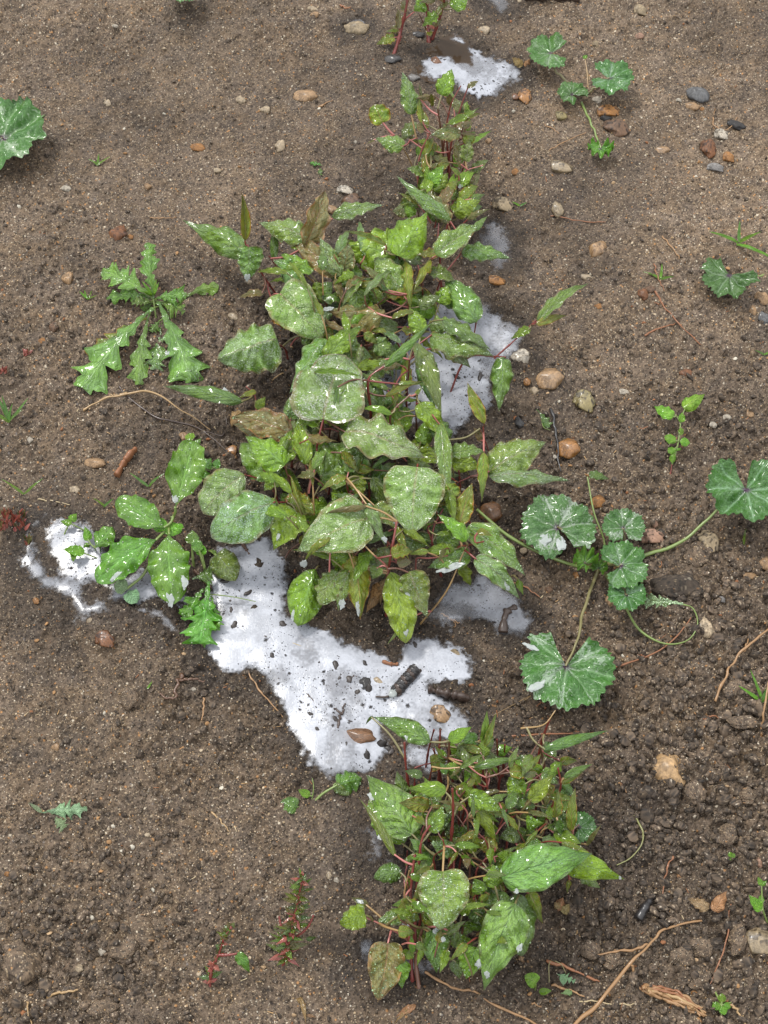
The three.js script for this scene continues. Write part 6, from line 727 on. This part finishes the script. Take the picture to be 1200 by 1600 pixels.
for (const t of [
  ['straw', 'straw', 1.3, [[[130, 641], [165, 628, 4], [200, 620, 7], [240, 622, 8], [285, 647, 5], [328, 674, 1]], [[200, 620, 7], [182, 621, 4], [170, 618, 2]]], 'long bent straw below the jagged rosette'], ['root', 'dark', 1.3, [[[186, 605], [200, 622, 2], [250, 655, 2], [310, 672, 2], [352, 706]], [[310, 672, 2], [350, 680, 1], [352, 640, 1]]], 'dark root crossing under the long bent straw'],
  ['straw', 'tan', 1, [[[388, 1050], [405, 1078, 3], [425, 1103, 3], [442, 1122]]], 'short tan straw at the left rim of the foam sheet'], ['straw', 'red', 1.2, [[[1022, 455], [1035, 478, 2], [1060, 508, 3], [1094, 541]], [[1030, 478, 2], [1022, 474, 2]]], 'longer reddish straw of the crossed pair at right'], ['straw', 'red', 1.2, [[[1007, 526], [1030, 516, 2], [1054, 507, 2]]], 'shorter reddish straw of the crossed pair at right'], ['straw', 'red', .8, [[[1022, 414], [1028, 438, 2], [1037, 455]]], 'short red straw by the grass sprout at right'],
  ['straw', 'tan', 1.6, [[[1117, 1096], [1132, 1062, 5], [1146, 1036, 6], [1175, 1006, 6], [1206, 976, 4]], [[1160, 1022, 6], [1166, 1006, 5], [1170, 994, 4]]], 'thick pale straw at the right edge, middle'], ['straw', 'tan', 1.3, [[[1188, 1150], [1192, 1110, 6], [1200, 1060, 8]]], 'upright straw at the right edge'], ['straw', 'red', 1.1, [[[936, 1057], [970, 1042, 4], [1025, 1022, 5], [1055, 1000, 5], [1078, 968, 4]], [[1005, 1028, 4], [995, 1025, 3]]], 'reddish straw from the biggest mallow leaf to the looped stalk'],
  ['root', 'tan', 1.8, [[[896, 1606], [935, 1565, 4], [990, 1500, 6], [1020, 1470, 6], [1045, 1453, 5], [1096, 1440, 1]], [[1012, 1478, 6], [990, 1486, 5], [955, 1488, 4], [923, 1494, 3]], [[985, 1508, 5], [990, 1526, 3], [1000, 1546]]], 'long branching root at the bottom right'], ['root', 'red', .9, [[[1140, 1413], [1136, 1455, 3], [1125, 1500, 3], [1108, 1541]]], 'thin curved root near the bottom right'], ['root', 'red', .9, [[[1051, 1338], [1040, 1362, 3], [1034, 1392, 3], [1044, 1430]]], 'thin bent root above the branching root'],
  ['straw', 'red', 1.5, [[[855, 1502], [890, 1515, 3], [937, 1536]]], 'reddish straw above the bottom seedling leaf'], ['straw', 'tan', 1.2, [[[862, 1539], [888, 1547, 2], [913, 1556]]], 'tan straw below the reddish straw at the bottom'], ['root', 'tan', 1.4, [[[664, 1520], [700, 1540, 3], [730, 1548, 3], [790, 1578, 4], [850, 1606]]], 'long pale root running to the bottom edge from the front clump'], ['straw', 'green', 1, [[[990, 1274], [1002, 1300, 5], [1003, 1315, 5], [985, 1342, 4], [964, 1354, 2]]], 'curly yellow green dry blade right of the front clump'], ['twig', 'black', 1.7, [[[860, 640], [866, 670, 4], [870, 700, 4], [876, 738, 1]]], 'thin black twig beside the round orange tan stone', 'twig'],
  ['straw', 'tan', .9, [[[234, 342], [255, 343, 2], [277, 341]]], 'short straw below the upper left stones'], ['straw', 'pale', .8, [[[400, 992], [440, 1000, 2], [500, 1022]]], 'fine straw lying on the foam sheet'], ['twig', 'dark', 1.6, [[[527, 1140], [532, 1120, 3], [540, 1102, 3]], [[533, 1118, 3], [524, 1111, 3], [518, 1108, 2]]], 'forked dark twig in the foam', 'twig'], ['twig', 'dark', .9, [[[476, 1080], [486, 1093, 2], [497, 1110]]], 'thin dark twig in the lower foam', 'twig'], ['twig', 'dark', 1.3, [[[540, 1058], [552, 1059, 2], [562, 1055]]], 'short dark twig left of the dark lump in the foam', 'twig'], ['twig', 'dark', 1, [[[454, 1054], [466, 1056, 2], [474, 1054]], [[468, 1056, 2], [470, 1063, 1]]], 'little dark twig at the foam middle', 'twig'],
  ['straw', 'straw', 1.3, [[[74, 1559], [98, 1552, 2], [122, 1547]]], 'short pale straw at the bottom left'], ['straw', 'straw', .9, [[[42, 1566], [46, 1588, 1], [50, 1602]]], 'tiny straw at the bottom left edge'], ['twig', 'brown', 2, [[[284, 1055], [278, 1072, 3], [273, 1095, 2], [252, 1086, 1]], [[278, 1066, 4], [300, 1064, 4], [320, 1066, 2]]], 'dead twig cluster left of the foam', 'twig'], ['straw', 'tan', 1, [[[318, 1092], [318, 1112, 2], [314, 1134]]], 'short dry stalk below the dead twig cluster'], ['straw', 'red', .8, [[[860, 338], [900, 346, 2], [946, 349]]], 'fine straw at the upper right'], ['straw', 'straw', 1, [[[426, 595], [434, 590, 2], [444, 584]]], 'tiny straw left of the largest leaf'], ['straw', 'red', .9, [[[795, 908], [820, 918, 2], [842, 935]]], 'reddish straw at the tip of the lower right leaf'],
  ['straw', 'tan', 1, [[[690, 960], [702, 966, 2], [718, 975]], [[700, 966, 2], [712, 974, 1], [710, 982]]], 'forked straw in the thin right foam'], ['straw', 'red', .8, [[[1000, 672], [1015, 668, 2], [1029, 665]]], 'short straw left of the seedling stem'], ['straw', 'red', 1, [[[800, 1150], [870, 1148, 4], [936, 1146, 1]]], 'thin red straw behind the front clump'], ['straw', 'pale', .9, [[[906, 1565], [930, 1566, 2], [960, 1570, 2], [992, 1570]]], 'greenish dry grass blade at the bottom'], ['straw', 'straw', 1.5, [[[1142, 1570], [1152, 1584, 2], [1166, 1604]]], 'pale straw at the bottom right corner'], ['straw', 'tan', .9, [[[1114, 185], [1116, 200, 3], [1136, 205, 3], [1152, 184, 1]], [[1116, 182, 2], [1118, 165, 1]]], 'dry broken stalk above the white stone group'], ['straw', 'tan', .8, [[[858, 236], [885, 222, 2], [915, 208]]], 'faint straw below the olive stone'], ['straw', 'tan', .8, [[[850, 196], [862, 202, 1], [873, 210]]], 'tiny straw left of the small mallow stalk'], ['straw', 'tan', 1, [[[1034, 370], [1048, 388, 2], [1062, 406]]], 'short straw above the grass sprout at right'],
  ['straw', 'tan', .9, [[[830, 1568], [842, 1572, 1], [856, 1582]]], 'tiny stick under the bottom seedling'], ['straw', 'red', .9, [[[1098, 1126], [1110, 1120, 2], [1132, 1124]]], 'small curved straw left of the low clod'], ['straw', 'straw', .9, [[[330, 1270], [345, 1284, 1], [358, 1300]]], 'short straw on crumbly soil at lower left'], ['straw', 'pale', .8, [[[60, 782], [85, 784, 1], [110, 790]]], 'fine straw above the left foam patch'], ['straw', 'tan', 1.2, [[[500, 168], [510, 163, 1], [521, 158]]], 'short straw by the oval tan stone'], ['straw', 'red', 1.2, [[[532, 10], [540, 15, 2], [549, 14]]], 'bit of reddish straw at the top edge'], ['straw', 'tan', 1, [[[966, 1224], [974, 1232, 2], [978, 1240]]], 'bit of straw left of the big tan stone'], ['straw', 'red', 1, [[[852, 1110], [846, 1100, 3], [838, 1104, 2]]], 'tiny hook of straw behind the front clump'],
]) twig(...t);
function chunk(name, label, cat, pts, mm, mat, flat = .6, extra) { const o = on(pts[0][0], pts[0][1]), g = group(name, o, label, cat); mesh('body', tube(pts.map((q) => on(q[0], q[1], q[2] / 1000)), mm / 1000, mm / 1000 * .8, { rough: .6, flat, m: 9, n: 24 }).translate(-o.x, -o.y, -o.z), DRY[mat], g); if (extra) extra(g, o); return g; }
chunk('bark_piece', 'brown piece of bark left of the broad leaved plant', 'bark', [[183, 746, 3], [194, 728, 4], [204, 714, 4], [214, 703, 3]], 5.2, 'red');
chunk('bark_piece', 'dark reddish bark strip at the right rim of the foam', 'bark', [[672, 1080, 3], [692, 1086, 5], [715, 1090, 4], [732, 1094, 2]], 5, 'dark', .7);
chunk('bark_piece', 'curled brown bark in the thin foam right of the clump', 'bark', [[786, 990, 2], [787, 972, 5], [794, 956, 4], [806, 950, 2]], 4, 'dark', .8);
chunk('bark_piece', 'small reddish wood chip above the cone in the foam', 'wood chip', [[598, 1036, 3], [610, 1040, 4], [622, 1040, 3]], 3, 'red', .6);
chunk('charcoal_stick', 'short dark stick near the branching root', 'stick', [[996, 1438, 2], [1008, 1418, 4], [1018, 1404, 2]], 5, 'black', .8);
chunk('bark_piece', 'brown stick cut by the top edge at the right of the foam', 'stick', [[820, 0, 4], [860, 2, 6], [905, 2, 4]], 5, 'dark', .8);
chunk('bark_piece', 'brown chip under the foam beside the left rosette leaf', 'wood chip', [[374, 842, 2], [382, 856, 3], [390, 868, 2]], 3, 'brown', .7);
chunk('bark_piece', 'twig end in the foam below the broad leaved plant', 'stick', [[304, 893, 2], [316, 905, 3], [330, 920, 2]], 3, 'brown', .7);
{ // a small dark cone with scales, lying in the foam
  const A = on(616, 1086, .004), B = on(650, 1048, .006), g = group('seed_cone', A, 'dark scaly cone with a foamy end lying in the foam', 'cone'), d = B.clone().sub(A), L = d.length(); d.normalize();
  const s = V().crossVectors(d, V(0, 1, 0)).normalize(), n = V().crossVectors(s, d), r = rng(5);
  mesh('core', tube([V(), d.clone().multiplyScalar(L * .5), d.clone().multiplyScalar(L)], .0052, .0042, { m: 10, n: 14, rough: .2 }), DRY.black, g);
  const sc = lump(9, 1, .15, .35); sc.computeVertexNormals();
  for (let k = 0; k < 64; k++) { const t = k / 64, a = k * 2.4, q = mesh('scale', sc, DRY[k % 3 ? 'black' : 'dark'], g); q.position.copy(d).multiplyScalar(L * (.05 + .92 * t)).addScaledVector(s, Math.cos(a) * .0052).addScaledVector(n, Math.sin(a) * .0052); { const z = .75 + .6 * r(); q.scale.set(.0026 * z, .0022, .0024 * z); }; q.quaternion.setFromUnitVectors(V(0, 1, 0), s.clone().multiplyScalar(Math.cos(a)).addScaledVector(n, Math.sin(a)).addScaledVector(d, -.5).normalize()); }
  const f = mesh('foamy_end', lump(7, 2, .25, .8), foamBlobMat, g); f.scale.set(.0045, .003, .0045); f.position.set(-.001, .003, .001); mesh('stub', tube([V(), d.clone().multiplyScalar(-.008).add(s.clone().multiplyScalar(-.004)), d.clone().multiplyScalar(-.014).add(s.clone().multiplyScalar(-.012))], .0012, .0008), DRY.dark, g);
}
{ // shredded wood: a bundle of fibres
  const o = on(1050, 1565), g = group('shredded_wood', o, 'shredded reddish wood splinter at the bottom right', 'wood'), r = rng(44);
  for (let k = 0; k < 16; k++) { const a = (k / 15 - .5), t0 = .1 * r(), t1 = .75 + .25 * r(), P = (t) => [mix(1000, 1102, t) + a * 5, mix(1546, 1588, t) + a * 22 * Math.sin(Math.PI * (.12 + .75 * t)) - 8 * Math.sin(Math.PI * t), 2 + 4 * r()]; mesh('fibre', strand([P(t0), P(mix(t0, t1, .33)), P(mix(t0, t1, .66)), P(t1)], 1.3 + .6 * r()).translate(-o.x, -o.y, -o.z), DRY[pick(['tan', 'red', 'straw', 'tan'], r)], g); }
}
// dead leaves
function deadLeaf(name, label, list) { const p = new Plant(name, list[0][0], list[0][1], label, 'dead leaf'); for (const l of list) p.leaf([...l.slice(0, 7), l[7] ?? 'o', 'D', { stalk: false, crinkle: .3, wave: .4, curl: .9, ...l[8] }]); }
M.D = leafMat({ seed: 15, base: [.3, .17, .06], alt: [.4, .26, .12], vein: [.45, .33, .18], edge: [.2, .1, .04], specks: 120, film: .06, rough: .55, coat: .2 });
deadLeaf('dead_leaf', 'curled tan dead leaf right of the front clump', [[872, 1424, .5, 880, 1402, 1.2, 22], [880, 1428, .5, 890, 1412, 1, 18], [874, 1420, .8, 866, 1410, 1.2, 14]]);
deadLeaf('dead_leaf', 'orange brown dead leaf in two curls at the right bottom', [[1108, 1420, .6, 1074, 1404, .8, 24], [1116, 1424, .6, 1136, 1392, 1.2, 26]]);
deadLeaf('dead_leaf', 'crumpled tan dead leaf at the right end of the top foam', [[816, 104, .4, 800, 90, 1, 18], [820, 104, .4, 828, 92, 1, 16]]);
deadLeaf('dead_leaf', 'withered brown leaf below the yellow leaf of the largest clump', [[598, 915, 1.5, 578, 940, .6, 28], [602, 905, 2, 594, 945, .6, 24], [590, 930, 1, 572, 958, .3, 18]]);
deadLeaf('dead_leaf', 'withered root stubble at the bottom edge left of the front clump', [[470, 1560, .5, 478, 1600, .5, 10, 'l'], [474, 1565, .5, 462, 1560, .6, 12, 'l'], [478, 1586, .4, 494, 1590, .3, 6, 'l']]);
deadLeaf('dead_leaf', 'dry husk at the bottom edge below the front clump', [[650, 1570, .5, 618, 1590, .5, 16, 'l'], [640, 1575, .5, 616, 1600, .4, 12, 'l']]);
deadLeaf('dead_leaf', 'dry brown scrap under the leaf at the left of the largest clump', [[372, 640, .4, 362, 668, .4, 22]]);
{ // tiny pale chips and grit that nobody could tell apart
  const r = rng(91);
  scatter('gravel_grit', 'tiny pale chips of gravel scattered over the soil', 'grit', 850, lump(12, 1, .3, .8, 5), matte, (o, c) => {
    const px = -40 + 1280 * r(), py = -40 + 1680 * r(), p = at(px, py, 0), f = foamAt(p.x, p.z); if (f < .004) return false; const s = .0008 + .0018 * Math.pow(r(), 3);
    o.position.set(p.x, soilH(p.x, p.z, f) + s * .3, p.z); o.rotation.set(r() * 6, r() * 6, r() * 6); o.scale.set(s * (.7 + .7 * r()), s * .7, s); const q = pick([[.4, .32, .22], [.46, .42, .34], [.31, .17, .07], [.37, .25, .14], [.22, .09, .035]], r), l = .7 + .4 * r(); c.setRGB(q[0] * l, q[1] * l, q[2] * l); return true;
  });
  const sl = new THREE.CylinderGeometry(.5, .3, 1, 5); sl.rotateZ(1.57);
  scatter('plant_fibres', 'tiny dry plant fibres littering the soil', 'litter', 420, sl, matte, (o, c) => {
    const px = -40 + 1280 * r(), py = -40 + 1680 * r(); if (r() > .35 + crumbly(px, py)) return false; const p = at(px, py, 0), f = foamAt(p.x, p.z); if (f < .004) return false; const s = .003 + .007 * r() * r();
    o.position.set(p.x, soilH(p.x, p.z, f) + .0009, p.z); o.rotation.set(0, r() * 6, (r() - .5) * .4); o.scale.set(s, .0005 + .0005 * r(), .0005 + .0005 * r()); const q = pick([[.4, .25, .11], [.27, .11, .045], [.5, .4, .24], [.14, .08, .045]], r); c.setRGB(...q); return true;
  });
}
renderer.render(scene, camera);
